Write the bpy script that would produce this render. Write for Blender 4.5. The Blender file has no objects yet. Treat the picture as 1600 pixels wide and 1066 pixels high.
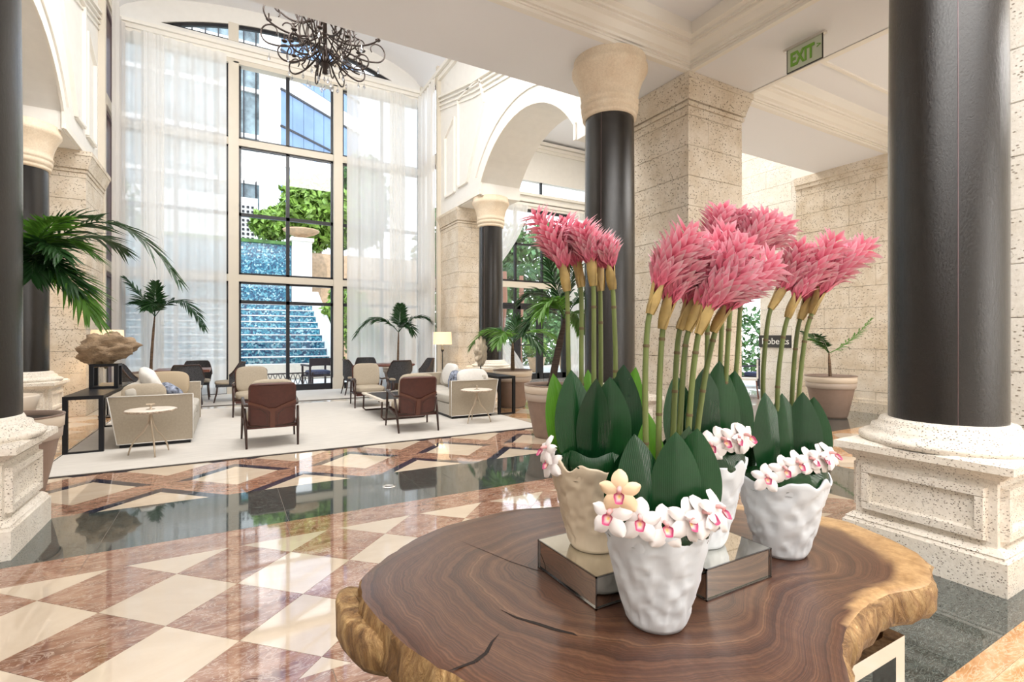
import bpy, bmesh, math, random
from mathutils import Vector, Matrix, noise
random.seed(7)
S = bpy.context.scene
COL = S.collection
PI = math.pi
# ------------------------------------------------------------------ camera
cam_d = bpy.data.cameras.new('camera'); cam = bpy.data.objects.new('camera', cam_d); COL.objects.link(cam)
cam_d.sensor_width = 36.0; cam_d.lens = 786/1600*36
cam.location = (0, 0, 1.45); cam.rotation_euler = (PI/2, 0, -math.radians(29.5))
cam_d.shift_y = -5/1600; cam_d.clip_start = .05; cam_d.clip_end = 400
S.camera = cam
# ------------------------------------------------------------------ world, sun, exposure
S.view_settings.view_transform = 'Standard'; S.view_settings.look = 'None'
S.view_settings.gamma = 1; S.view_settings.use_curve_mapping = False
S.view_settings.exposure = 0.52
W = bpy.data.worlds.new('sky'); S.world = W; W.use_nodes = True
wn = W.node_tree; wn.nodes.clear()
wo = wn.nodes.new('ShaderNodeOutputWorld'); wb = wn.nodes.new('ShaderNodeBackground')
tc = wn.nodes.new('ShaderNodeTexCoord'); sx = wn.nodes.new('ShaderNodeSeparateXYZ')
cr = wn.nodes.new('ShaderNodeValToRGB')
cr.color_ramp.elements[0].position = 0.0; cr.color_ramp.elements[0].color = (.93, .96, 1, 1)
cr.color_ramp.elements[1].position = 0.9; cr.color_ramp.elements[1].color = (.55, .74, 1, 1)
wn.links.new(tc.outputs['Generated'], sx.inputs[0]); wn.links.new(sx.outputs['Z'], cr.inputs[0])
wn.links.new(cr.outputs[0], wb.inputs[0]); wn.links.new(wb.outputs[0], wo.inputs[0])
wb.inputs[1].default_value = 2.1
sun_d = bpy.data.lights.new('sun', 'SUN'); sun_d.energy = 1.9; sun_d.angle = math.radians(1.0); sun_d.color = (1, .95, .86)
sun = bpy.data.objects.new('sun', sun_d); COL.objects.link(sun); sun.location = (0, 0, 30)
sun.rotation_euler = (math.radians(38), 0, math.radians(-25))
def area(name, loc, rot, sx_, sy_, power, color=(1, 1, 1), spread=180):
    l = bpy.data.lights.new(name, 'AREA'); l.shape = 'RECTANGLE'; l.size = sx_; l.size_y = sy_; l.energy = power; l.color = color
    l.spread = math.radians(spread)
    o = bpy.data.objects.new(name, l); COL.objects.link(o); o.location = loc; o.rotation_euler = rot
    return o
# unseen area lights added as fill for the low hall, tall bay and aisles
area('coffer_fill', (1.5, .2, 4.7), (0, 0, 0), 6, 2.4, 190, (1, .98, .95))
area('hall_fill', (.5, -2.4, 4.75), (math.radians(12), 0, 0), 7, 2.6, 150, (1, .98, .96))
area('hall_fill', (6.15, -4.2, 2.5), (math.radians(88), 0, math.radians(12)), .7, 3.6, 75, (1, .97, .93))  # narrow upright light added for a highlight streak on the right column
area('bay_fill', (1.46, 7.0, 8.6), (math.radians(30), 0, 0), 6, 2, 470, (1, .97, .93))
area('aisle_fill', (8.6, 9.5, 8.0), (0, 0, 0), 4, 6, 220, (1, .95, .88))
area('aisle_fill', (-4.3, 9.5, 8.0), (0, 0, 0), 2.5, 6, 120, (1, .93, .85))
area('hall_fill', (8.6, 1.0, 4.7), (0, 0, 0), 3.6, 3.5, 190, (1, .98, .95))
# ------------------------------------------------------------------ materials
MT = {}
def _m(name):
    m = bpy.data.materials.new(name); m.use_nodes = True; MT[name] = m
    return m, m.node_tree, m.node_tree.nodes, m.node_tree.nodes['Principled BSDF']
def c4(c): return (c[0], c[1], c[2], 1)
def tex(nt, scale, detail=4, rough=.55, distort=0, coord='pos', stretch=None, kind='noise'):
    N = nt.nodes
    if coord == 'pos':
        src = N.new('ShaderNodeNewGeometry').outputs['Position']
    else:
        src = N.new('ShaderNodeTexCoord').outputs['Object']
    mp = N.new('ShaderNodeMapping'); nt.links.new(src, mp.inputs[0])
    if stretch: mp.inputs['Scale'].default_value = stretch
    if coord == 'obj':   # shift by object so that copies differ
        oi = N.new('ShaderNodeObjectInfo'); vm = N.new('ShaderNodeVectorMath'); vm.operation = 'SCALE'
        vm.inputs[0].default_value = (13, 7, 5); nt.links.new(oi.outputs['Random'], vm.inputs['Scale']); nt.links.new(vm.outputs[0], mp.inputs['Location'])
    if kind == 'noise':
        t = N.new('ShaderNodeTexNoise'); t.inputs['Detail'].default_value = detail; t.inputs['Roughness'].default_value = rough
        t.inputs['Distortion'].default_value = distort
    elif kind == 'voronoi':
        t = N.new('ShaderNodeTexVoronoi')
    elif kind == 'edge':
        t = N.new('ShaderNodeTexVoronoi'); t.feature = 'DISTANCE_TO_EDGE'
    t.inputs['Scale'].default_value = scale
    nt.links.new(mp.outputs[0], t.inputs['Vector'])
    return t.outputs['Distance'] if kind != 'noise' else t.outputs[0]
def ramp(nt, src, stops):
    r = nt.nodes.new('ShaderNodeValToRGB'); e = r.color_ramp.elements
    while len(e) < len(stops): e.new(.5)
    for i, (p, c) in enumerate(stops):
        e[i].position = p; e[i].color = c4(c)
    nt.links.new(src, r.inputs[0]); return r.outputs[0]
def mixc(nt, f, a, b, mode='MIX'):
    m = nt.nodes.new('ShaderNodeMix'); m.data_type = 'RGBA'; m.blend_type = mode
    for i, v in ((0, f), (6, a), (7, b)):
        if hasattr(v, 'default_value') or hasattr(v, 'links'): nt.links.new(v, m.inputs[i])
        else: m.inputs[i].default_value = v if i == 0 else c4(v)
    return m.outputs[2]
def bump(nt, P, src, strength, dist=.01):
    b = nt.nodes.new('ShaderNodeBump')
    nt.links.new(b.outputs[0], P.inputs['Coat Normal'])
    b.inputs['Strength'].default_value = strength; b.inputs['Distance'].default_value = dist
    nt.links.new(src, b.inputs['Height']); nt.links.new(b.outputs[0], P.inputs['Normal'])
def plain(name, col, rough=.5, metal=0, spec=.5, coat=0, noise_amt=0, nscale=6, bmp=0, bscale=60, stretch=None, coord='pos', emit=0, bdist=.004):
    m, nt, N, P = _m(name)
    P.inputs['Base Color'].default_value = c4(col); P.inputs['Roughness'].default_value = rough; P.inputs['Metallic'].default_value = metal
    P.inputs['Specular IOR Level'].default_value = spec; P.inputs['Coat Weight'].default_value = coat; P.inputs['Coat Roughness'].default_value = .05
    if noise_amt:
        t = tex(nt, nscale, coord=coord, stretch=stretch)
        d = tuple(max(0, x*(1-noise_amt)) for x in col); l = tuple(min(1, x*(1+noise_amt)) for x in col)
        nt.links.new(ramp(nt, t, [(.3, d), (.7, l)]), P.inputs['Base Color'])
    if bmp: bump(nt, P, tex(nt, bscale, coord=coord, stretch=stretch), bmp, bdist)
    if emit:
        P.inputs['Emission Color'].default_value = c4(col); P.inputs['Emission Strength'].default_value = emit
    return m
def stone(name, lo, hi, pit=(.25, .18, .12), thr=.16, scale=38, amount=1.0):
    m, nt, N, P = _m(name)
    base = ramp(nt, tex(nt, 2.6, 6, .65), [(.3, lo), (.62, hi)])
    fine = ramp(nt, tex(nt, 45, 5, .7), [(.3, (.82, .80, .77)), (.62, (1, 1, 1))])
    base = mixc(nt, .8, base, fine, 'MULTIPLY')
    v = tex(nt, scale, kind='voronoi', stretch=(1, 1, 1.5)); msk = tex(nt, 3.2, 3, .6)
    r1 = ramp(nt, v, [(thr, (1, 1, 1)), (thr+.07, (0, 0, 0))]); r2 = ramp(nt, msk, [(.36, (0, 0, 0)), (.50, (1, 1, 1))])
    pm = mixc(nt, 1.0, r1, r2, 'MULTIPLY')
    v2 = tex(nt, scale*2.4, kind='voronoi'); r3 = ramp(nt, v2, [(.13, (.55, .55, .55)), (.2, (0, 0, 0))])
    pm = mixc(nt, 1.0, pm, mixc(nt, 1.0, r3, ramp(nt, tex(nt, 5, 3, .6), [(.4, (.12, .12, .12)), (.58, (1, 1, 1))]), 'MULTIPLY'), 'ADD')
    fac = N.new('ShaderNodeMath'); fac.operation = 'MULTIPLY'; nt.links.new(pm, fac.inputs[0]); fac.inputs[1].default_value = amount*.8
    nt.links.new(mixc(nt, fac.outputs[0], base, pit), P.inputs['Base Color'])
    P.inputs['Roughness'].default_value = .75; P.inputs['Specular IOR Level'].default_value = .3
    inv = N.new('ShaderNodeMath'); inv.operation = 'SUBTRACT'; inv.inputs[0].default_value = 1; nt.links.new(fac.outputs[0], inv.inputs[1])
    bump(nt, P, inv.outputs[0], .9, .010)
    return m
def marble(name, stops, scale=2.5, distort=2.5, rough=.05, stretch=(1, 2.2, 1), vein=None, spec=.8):
    m, nt, N, P = _m(name)
    c = ramp(nt, tex(nt, scale, 8, .62, distort, 'obj', stretch), stops)
    if vein:
        t = tex(nt, scale*1.7, 9, .6, 3.5, 'obj', stretch)
        c = mixc(nt, ramp(nt, t, [(.47, (0, 0, 0)), (.5, (.75, .75, .75)), (.53, (0, 0, 0))]), c, vein)
    oi = N.new('ShaderNodeObjectInfo')
    r = ramp(nt, oi.outputs['Random'], [(0, (.86, .84, .82)), (1, (1, 1, 1))])
    nt.links.new(mixc(nt, 1.0, c, r, 'MULTIPLY'), P.inputs['Base Color'])
    P.inputs['Roughness'].default_value = rough; P.inputs['Specular IOR Level'].default_value = spec
    P.inputs['Coat Weight'].default_value = .5; P.inputs['Coat Roughness'].default_value = .02
    bump(nt, P, tex(nt, 1.6, 2), .05, .01)
    return m
plain('wall_paint', (.85, .825, .78), .55, noise_amt=.02)
plain('ceiling_paint', (.86, .86, .885), .6)
plain('trim_paint', (.88, .84, .77), .45)
plain('window_cream', (.72, .66, .56), .45)
plain('frame_black', (.012, .012, .016), .35)
plain('frame_mauve', (.20, .13, .14), .4)
plain('grout', (.25, .2, .16), .5)
stone('coral_stone', (.66, .55, .41), (.83, .75, .64), thr=.20, scale=24)
stone('coral_white', (.82, .77, .68), (.93, .90, .84), pit=(.30, .23, .17), thr=.18, scale=26)
stone('pedestal_stone', (.84, .77, .67), (.93, .88, .80), pit=(.16, .10, .07), thr=.20, scale=60)
stone('capital_stone', (.78, .62, .45), (.88, .76, .60), pit=(.5, .36, .25), thr=.13, scale=60, amount=.5)
marble('marble_brown', [(.25, (.17, .075, .05)), (.45, (.33, .16, .10)), (.6, (.45, .25, .17)), (.75, (.66, .46, .34))], vein=(.74, .58, .47))
marble('marble_orange', [(.25, (.45, .19, .06)), (.5, (.66, .36, .16)), (.7, (.80, .58, .38))], vein=(.85, .68, .48))
marble('marble_beige', [(.3, (.74, .61, .47)), (.7, (.84, .72, .58))], scale=1.2)
marble('marble_green', [(.3, (.012, .018, .018)), (.6, (.045, .06, .058)), (.8, (.11, .13, .12))], scale=6, vein=(.25, .29, .27), stretch=(1, 3, 1))
marble('marble_black', [(.3, (.01, .012, .03)), (.8, (.035, .04, .07))], scale=5, vein=(.2, .2, .25))
marble('marble_cream', [(.3, (.78, .70, .60)), (.7, (.86, .79, .70))], scale=.8)
m, nt, N, P = _m('column_leather')
nt.links.new(ramp(nt, tex(nt, 9, 6, .7), [(.3, (.002, .0015, .0015)), (.7, (.008, .005, .004))]), P.inputs['Base Color'])
P.inputs['Roughness'].default_value = .2; P.inputs['Specular IOR Level'].default_value = .6; P.inputs['Coat Weight'].default_value = .3; P.inputs['Coat IOR'].default_value = 1.5; P.inputs['Coat Roughness'].default_value = .13
bump(nt, P, tex(nt, 90, 6, .75, .6, stretch=(1, 1, .45)), .5, .004)
plain('rug_wool', (.62, .59, .55), .95, spec=.1, noise_amt=.05, nscale=9, bmp=.6, bscale=160, stretch=(.4, 2, 1))
plain('rug_edge', (.06, .05, .045), .8)
plain('black_lacquer', (.008, .009, .013), .4, spec=.35)
plain('linen_taupe', (.43, .37, .29), .9, spec=.15, noise_amt=.06, nscale=40, bmp=.4, bscale=250)
plain('linen_grey', (.52, .49, .44), .9, spec=.15, noise_amt=.05, nscale=30, bmp=.4, bscale=250)
plain('linen_white', (.76, .74, .71), .9, spec=.15, noise_amt=.04, nscale=20, bmp=.4, bscale=200)
plain('cushion_tan', (.46, .37, .26), .85, spec=.15, bmp=.4, bscale=60)
plain('cushion_blue', (.25, .28, .36), .85, noise_amt=.9, nscale=18, spec=.15)
plain('leather_brown', (.085, .026, .019), .42, noise_amt=.15, nscale=20, bmp=.2, bscale=200)
plain('leather_strap', (.125, .045, .028), .45, bmp=.2, bscale=200)
plain('wood_dark', (.045, .02, .014), .35, noise_amt=.3, nscale=30, stretch=(1, 1, .1))
plain('wood_table', (.16, .055, .035), .3, noise_amt=.25, nscale=20)
plain('wicker_dark', (.045, .045, .05), .7, noise_amt=.7, nscale=55, bmp=.8, bscale=55)
plain('bronze_pale', (.52, .43, .33), .35, metal=.6)
plain('petrified_top', (.80, .73, .64), .3, noise_amt=.12, nscale=12)
plain('petrified_bark', (.45, .36, .28), .8, noise_amt=.5, nscale=40, bmp=.8, bscale=60)
plain('driftwood', (.30, .21, .13), .75, noise_amt=.3, nscale=7, bmp=.9, bscale=25, stretch=(1, 1, 2), bdist=.02)
plain('driftwood_pale', (.70, .60, .48), .7, noise_amt=.25, nscale=14, bmp=.8, bscale=30, stretch=(3, 3, .6), bdist=.02)
plain('marble_soft', (.80, .75, .67), .5)
plain('pot_clay', (.27, .19, .15), .55, noise_amt=.08, nscale=10)
plain('pot_band', (.70, .60, .49), .5)
plain('pot_band_mid', (.45, .37, .31), .5)
plain('soil', (.035, .022, .015), .95, bmp=1, bscale=40, bdist=.02)
plain('palm_trunk', (.16, .10, .06), .8, noise_amt=.5, nscale=10, stretch=(.3, .3, 5), bmp=.6, bscale=20)
plain('palm_bark_dark', (.07, .045, .035), .8, noise_amt=.5, nscale=12, stretch=(.3, .3, 5), bmp=.6, bscale=20)
plain('chrome', (.80, .80, .80), .05, metal=1)
plain('mirror', (.80, .79, .74), .02, metal=1)
plain('mirror_edge', (.30, .31, .32), .08, metal=1)
plain('iron_bronze', (.035, .022, .017), .35, metal=.4)
plain('lamp_pole', (.02, .018, .018), .4)
plain('outlet_metal', (.75, .72, .68), .25, metal=.9)
plain('sign_grey', (.045, .045, .045), .5)
plain('letter_white', (.92, .92, .90), .5)
plain('exit_green', (.14, .30, .03), .4, emit=.12)
plain('white_stucco', (.86, .85, .83), .8)
plain('blue_glass', (.17, .27, .44), .2, spec=.5, noise_amt=.2, nscale=.5)
plain('tower_glass', (.22, .30, .33), .15, spec=.8, noise_amt=.8, nscale=.9)
plain('patio_stone', (.82, .76, .66), .7, noise_amt=.06)
plain('urn_stone', (.55, .38, .24), .8, noise_amt=.2)
plain('deck_trunk', (.30, .14, .09), .8)
plain('leaf_sun', (.22, .36, .06), .5, noise_amt=.6, nscale=3)
plain('leaf_mid', (.07, .17, .04), .5, noise_amt=.5, nscale=4)
plain('patio_frame', (.03, .02, .025), .5)
plain('patio_cushion', (.05, .06, .12), .7)
# glass, curtains, shades
def glass(name, gl=.06, tint=(1, 1, 1)):
    m, nt, N, P = _m(name); N.remove(P); out = N['Material Output']
    t = N.new('ShaderNodeBsdfTransparent'); g = N.new('ShaderNodeBsdfGlossy'); x = N.new('ShaderNodeMixShader')
    t.inputs[0].default_value = c4(tint); g.inputs['Roughness'].default_value = .02; x.inputs[0].default_value = gl
    nt.links.new(t.outputs[0], x.inputs[1]); nt.links.new(g.outputs[0], x.inputs[2]); nt.links.new(x.outputs[0], out.inputs[0])
glass('pane_glass', .035)
glass('crystal', .45, (.93, .95, 1))
plain('sign_glass', (.62, .68, .55), .3)
m, nt, N, P = _m('sheer'); N.remove(P); out = N['Material Output']
t = N.new('ShaderNodeBsdfTransparent'); tr = N.new('ShaderNodeBsdfTranslucent'); df = N.new('ShaderNodeBsdfDiffuse')
tr.inputs[0].default_value = (.95, .93, .90, 1); df.inputs[0].default_value = (.93, .91, .88, 1)
x1 = N.new('ShaderNodeMixShader'); x1.inputs[0].default_value = .5; x2 = N.new('ShaderNodeMixShader'); x2.inputs[0].default_value = .82
nt.links.new(df.outputs[0], x1.inputs[1]); nt.links.new(tr.outputs[0], x1.inputs[2]); nt.links.new(t.outputs[0], x2.inputs[1]); nt.links.new(x1.outputs[0], x2.inputs[2]); nt.links.new(x2.outputs[0], out.inputs[0])
m, nt, N, P = _m('lamp_shade_lit')
P.inputs['Base Color'].default_value = (.85, .74, .55, 1); P.inputs['Emission Color'].default_value = (1, .72, .38, 1); P.inputs['Emission Strength'].default_value = .45; P.inputs['Roughness'].default_value = .9
m, nt, N, P = _m('mosaic')
P.inputs['Roughness'].default_value = .2
v = N.new('ShaderNodeTexVoronoi'); v.inputs['Scale'].default_value = 16; g = N.new('ShaderNodeNewGeometry'); nt.links.new(g.outputs['Position'], v.inputs['Vector'])
sp = N.new('ShaderNodeSeparateColor'); nt.links.new(v.outputs['Color'], sp.inputs[0])
nt.links.new(ramp(nt, sp.outputs[0], [(0, (.008, .035, .09)), (.35, (.015, .10, .19)), (.6, (.03, .20, .28)), (.85, (.12, .34, .42)), (1, (.40, .58, .62))]), P.inputs['Base Color'])
# leaves
def leafmat(name, lo, hi, vein_scale, rough=.3, trans=0, axis=(1, 0, 0), spec=.5):
    m, nt, N, P = _m(name)
    c = N.new('ShaderNodeTexCoord'); w = N.new('ShaderNodeTexWave'); w.wave_type = 'BANDS'; w.bands_direction = 'X'
    w.inputs['Scale'].default_value = vein_scale; w.inputs['Distortion'].default_value = .6; w.inputs['Detail'].default_value = 1
    nt.links.new(c.outputs['Object'], w.inputs['Vector'])
    oi = N.new('ShaderNodeObjectInfo')
    a = mixc(nt, oi.outputs['Random'], lo, hi)
    nz = ramp(nt, tex(nt, 8, 3, coord='obj'), [(.3, (.65, .7, .65)), (.7, (1.0, 1.0, 1.0))])
    a = mixc(nt, 1.0, a, nz, 'MULTIPLY')
    nt.links.new(a, P.inputs['Base Color']); P.inputs['Roughness'].default_value = rough; P.inputs['Specular IOR Level'].default_value = spec
    bump(nt, P, w.outputs[0], .14, .002)
    if trans:
        P.inputs['Transmission Weight'].default_value = 0
        out = N['Material Output']; tl = N.new('ShaderNodeBsdfTranslucent'); x = N.new('ShaderNodeMixShader'); x.inputs[0].default_value = trans
        nt.links.new(mixc(nt, 1.0, a, (1.6, 1.9, .9)), tl.inputs[0]) if False else nt.links.new(a, tl.inputs[0])
        nt.links.new(P.outputs[0], x.inputs[1]); nt.links.new(tl.outputs[0], x.inputs[2]); nt.links.new(x.outputs[0], out.inputs[0])
leafmat('leaf_dark', (.004, .040, .012), (.010, .070, .016), 70, .24, spec=.5)
leafmat('leaf_bright', (.10, .30, .02), (.16, .40, .03), 45, .35, .2)
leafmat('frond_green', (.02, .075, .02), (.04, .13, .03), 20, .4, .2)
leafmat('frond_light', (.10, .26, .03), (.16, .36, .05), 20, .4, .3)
plain('stem_green', (.13, .165, .045), .4, noise_amt=.35, nscale=9, stretch=(4, 4, .6))
plain('stem_node', (.12, .085, .035), .6)
plain('sheath_tan', (.40, .28, .10), .5, noise_amt=.25, nscale=25)
m, nt, N, P = _m('bract_pink')
at = N.new('ShaderNodeAttribute'); at.attribute_name = 'tip'
nt.links.new(ramp(nt, at.outputs['Fac'], [(0, (.48, .05, .10)), (.22, (.74, .16, .25)), (.5, (.88, .33, .43)), (.78, (.95, .58, .66)), (1, (.98, .82, .86))]), P.inputs['Base Color'])
P.inputs['Roughness'].default_value = .42; P.inputs['Subsurface Weight'].default_value = 0
m, nt, N, P = _m('orchid_white')
P.inputs['Base Color'].default_value = (.90, .84, .82, 1); P.inputs['Roughness'].default_value = .5
plain('orchid_peach', (.86, .62, .40), .5)
m, nt, N, P = _m('orchid_lip')
at = N.new('ShaderNodeAttribute'); at.attribute_name = 'tip'
nt.links.new(ramp(nt, at.outputs['Fac'], [(0, (.85, .50, .06)), (.35, (.85, .58, .40)), (.55, (.75, .35, .40)), (.8, (.42, .04, .13)), (1, (.50, .07, .18))]), P.inputs['Base Color'])
plain('pot_white', (.76, .79, .83), .42, spec=.4)
plain('pot_white_shaded', (.70, .58, .43), .42, spec=.4)  # white pot again, with warm shade put into its colour
# live-edge wood
m, nt, N, P = _m('slab_wood')
at = N.new('ShaderNodeAttribute'); at.attribute_name = 'ring'
nz = N.new('ShaderNodeTexNoise'); nz.inputs['Scale'].default_value = 2.6; nz.inputs['Detail'].default_value = 5; nz.inputs['Distortion'].default_value = .5
g = N.new('ShaderNodeNewGeometry'); nt.links.new(g.outputs['Position'], nz.inputs['Vector'])
ma = N.new('ShaderNodeMath'); ma.operation = 'MULTIPLY_ADD'; nt.links.new(nz.outputs[0], ma.inputs[0]); ma.inputs[1].default_value = .30; nt.links.new(at.outputs['Fac'], ma.inputs[2])
def ringramp(k, stops):
    mu = N.new('ShaderNodeMath'); mu.operation = 'MULTIPLY'; mu.inputs[1].default_value = k; nt.links.new(ma.outputs[0], mu.inputs[0])
    n1 = N.new('ShaderNodeTexNoise'); n1.noise_dimensions = '1D'; n1.inputs['Scale'].default_value = 1; n1.inputs['Detail'].default_value = 5; n1.inputs['Roughness'].default_value = .7
    nt.links.new(mu.outputs[0], n1.inputs['W']); return ramp(nt, n1.outputs[0], stops), n1.outputs[0]
broad, _ = ringramp(7, [(.3, (.05, .019, .012)), (.46, (.105, .042, .023)), (.62, (.165, .075, .04)), (.8, (.25, .14, .08))])
fine, fh = ringramp(110, [(.38, (.55, .50, .48)), (.6, (1, 1, 1))])
cc = mixc(nt, 1.0, broad, fine, 'MULTIPLY')
cc = mixc(nt, .55, cc, ramp(nt, tex(nt, 70, 4, .7, stretch=(1, .25, 1)), [(.35, (.55, .5, .45)), (.65, (1, 1, 1))]), 'MULTIPLY')
at2 = N.new('ShaderNodeAttribute'); at2.attribute_name = 'sap'
sapc = ramp(nt, tex(nt, 30, 5, .7), [(.3, (.30, .16, .06)), (.7, (.60, .38, .18))])
nt.links.new(mixc(nt, at2.outputs['Fac'], cc, sapc), P.inputs['Base Color'])
P.inputs['Roughness'].default_value = .33; P.inputs['Specular IOR Level'].default_value = .6; P.inputs['Coat Weight'].default_value = .45; P.inputs['Coat Roughness'].default_value = .16
bump(nt, P, fh, .12, .002)
m, nt, N, P = _m('slab_bark')
c1 = ramp(nt, tex(nt, 22, 6, .7, 1.2, stretch=(1, 1, .35)), [(.3, (.10, .045, .015)), (.47, (.30, .16, .06)), (.60, (.50, .31, .13)), (.75, (.68, .50, .26))])
nt.links.new(c1, P.inputs['Base Color']); P.inputs['Roughness'].default_value = .45
bump(nt, P, tex(nt, 26, 7, .7, 1.0, stretch=(1, 1, .3)), .9, .02)
# ------------------------------------------------------------------ mesh helpers
class MB:
    def __init__(s): s.v = []; s.f = []; s.m = []; s.sm = []; s.attr = {}; s.T = None
    def add(s, vs, fs, mi=0, smooth=False):
        b = len(s.v)
        for p in vs:
            p = Vector(p)
            if s.T is not None: p = s.T @ p
            s.v.append(p)
        for f in fs: s.f.append([b+i for i in f]); s.m.append(mi); s.sm.append(smooth)
        return b
    def box(s, x0, y0, z0, x1, y1, z1, mi=0):
        if x0 > x1: x0, x1 = x1, x0
        if y0 > y1: y0, y1 = y1, y0
        if z0 > z1: z0, z1 = z1, z0
        s.add([(x0,y0,z0),(x1,y0,z0),(x1,y1,z0),(x0,y1,z0),(x0,y0,z1),(x1,y0,z1),(x1,y1,z1),(x0,y1,z1)],
              [(0,3,2,1),(4,5,6,7),(0,1,5,4),(1,2,6,5),(2,3,7,6),(3,0,4,7)], mi)
        return s
    def taper(s, cx, cy, z0, z1, ax, ay, bx, by, mi=0):   # frustum of a rectangle, half sizes a below, b above
        s.add([(cx-ax,cy-ay,z0),(cx+ax,cy-ay,z0),(cx+ax,cy+ay,z0),(cx-ax,cy+ay,z0),(cx-bx,cy-by,z1),(cx+bx,cy-by,z1),(cx+bx,cy+by,z1),(cx-bx,cy+by,z1)],
              [(0,3,2,1),(4,5,6,7),(0,1,5,4),(1,2,6,5),(2,3,7,6),(3,0,4,7)], mi); return s
    def bar(s, a, b, w, h, mi=0):   # box along a segment
        a = Vector(a); b = Vector(b); d = (b-a).normalized(); up = Vector((0,0,1)) if abs(d.z) < .95 else Vector((0,1,0))
        r = d.cross(up).normalized(); u = r.cross(d).normalized(); r *= w/2; u *= h/2
        s.add([a-r-u,a+r-u,a+r+u,a-r+u,b-r-u,b+r-u,b+r+u,b-r+u], [(0,3,2,1)[::-1],(4,5,6,7),(0,1,5,4),(1,2,6,5),(2,3,7,6),(3,0,4,7)], mi); return s
    def tube(s, pts, r, n=8, mi=0, caps=True):
        pts = [Vector(p) for p in pts]; rs = r if isinstance(r, (list, tuple)) else [r]*len(pts)
        vs = []; fs = []; prev = None
        for i, p in enumerate(pts):
            d = (pts[min(i+1, len(pts)-1)]-pts[max(i-1, 0)]).normalized()
            if prev is None:
                up = Vector((0,0,1)) if abs(d.z) < .9 else Vector((1,0,0)); a = d.cross(up).normalized()
            else:
                a = (prev-d*prev.dot(d))
                a = a.normalized() if a.length > 1e-6 else d.orthogonal().normalized()
            prev = a; b = d.cross(a)
            for k in range(n):
                t = 2*PI*k/n; vs.append(p+(a*math.cos(t)+b*math.sin(t))*rs[i])
        for i in range(len(pts)-1):
            for k in range(n):
                k2 = (k+1) % n; fs.append((i*n+k, i*n+k2, (i+1)*n+k2, (i+1)*n+k))
        if caps: fs.append(tuple(range(n))[::-1]); fs.append(tuple(range((len(pts)-1)*n, len(pts)*n)))
        s.add(vs, fs, mi, True); return s
    def lathe(s, prof, n=32, c=(0,0,0), mi=0, smooth=True, fn=None, cap=False):
        vs = []; fs = []
        for j, (r, z) in enumerate(prof):
            for k in range(n):
                t = 2*PI*k/n; rr, zz = (r, z) if fn is None else fn(r, z, t, j)
                vs.append((c[0]+rr*math.cos(t), c[1]+rr*math.sin(t), c[2]+zz))
        for j in range(len(prof)-1):
            for k in range(n):
                k2 = (k+1) % n; fs.append((j*n+k, j*n+k2, (j+1)*n+k2, (j+1)*n+k))
        if cap: fs.append(tuple(range(n))[::-1]); fs.append(tuple(range((len(prof)-1)*n, len(prof)*n)))
        s.add(vs, fs, mi, smooth); return s
    def prism(s, poly, lo, hi, axis='z', mi=0):   # polygon in the plane across axis
        def P(p, t): return (p[0], p[1], t) if axis == 'z' else ((t, p[0], p[1]) if axis == 'x' else (p[0], t, p[1]))
        n = len(poly); vs = [P(p, lo) for p in poly]+[P(p, hi) for p in poly]
        fs = [tuple(range(n))[::-1], tuple(range(n, 2*n))]+[(i, (i+1) % n, (i+1) % n+n, i+n) for i in range(n)]
        s.add(vs, fs, mi); return s
    def grid(s, fn, nu, nv, mi=0, smooth=True, close_u=False):
        vs = [fn(i/(nu-1) if not close_u else i/nu, j/(nv-1)) for j in range(nv) for i in range(nu)]
        fs = []
        for j in range(nv-1):
            for i in range(nu if close_u else nu-1):
                i2 = (i+1) % nu; fs.append((j*nu+i, j*nu+i2, (j+1)*nu+i2, (j+1)*nu+i))
        return s.add(vs, fs, mi, smooth)
    def rbox(s, cx, cy, cz, sx, sy, sz, puff=.0, e=.35, n=10, mi=0):   # rounded cushion
        def f(u, v):
            t = u*2*PI; p = (v-.5)*PI
            def se(c): return math.copysign(abs(c)**e, c)
            x = se(math.cos(p))*se(math.cos(t)); y = se(math.cos(p))*se(math.sin(t)); z = se(math.sin(p))
            k = 1+puff*(1-min(1, x*x))*(1-min(1, y*y))
            return (cx+x*sx/2, cy+y*sy/2, cz+z*sz/2*k)
        s.grid(f, n*4, n*2+1, mi, True, True); return s
    def mesh(s, name, mats):
        me = bpy.data.meshes.new(name); me.from_pydata([tuple(p) for p in s.v], [], s.f)
        for mm in (mats if isinstance(mats, (list, tuple)) else [mats]): me.materials.append(MT[mm])
        me.polygons.foreach_set('material_index', s.m); me.polygons.foreach_set('use_smooth', s.sm)
        for k, vals in s.attr.items():
            a = me.attributes.new(k, 'FLOAT', 'POINT'); vals = list(vals)+[0]*(len(s.v)-len(vals)); a.data.foreach_set('value', vals)
        me.update(); return me
    def build(s, name, mats, parent=None, loc=None, rot=None, **kw):
        o = bpy.data.objects.new(name, s.mesh(name, mats)); COL.objects.link(o)
        if parent is not None: o.parent = parent
        if loc is not None: o.location = loc
        if rot is not None: o.rotation_euler = rot if isinstance(rot, (list, tuple)) else (0, 0, rot)
        for k, v in kw.items(): o[k] = v
        return o
def inst(name, me, parent=None, loc=(0,0,0), rot=(0,0,0), **kw):
    o = bpy.data.objects.new(name, me); COL.objects.link(o); o.location = loc; o.rotation_euler = rot
    if parent is not None: o.parent = parent
    for k, v in kw.items(): o[k] = v
    return o
def tag(o, label=None, cat=None, group=None, kind=None):
    if label: o['label'] = label
    if cat: o['category'] = cat
    if group: o['group'] = group
    if kind: o['kind'] = kind
    return o
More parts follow.
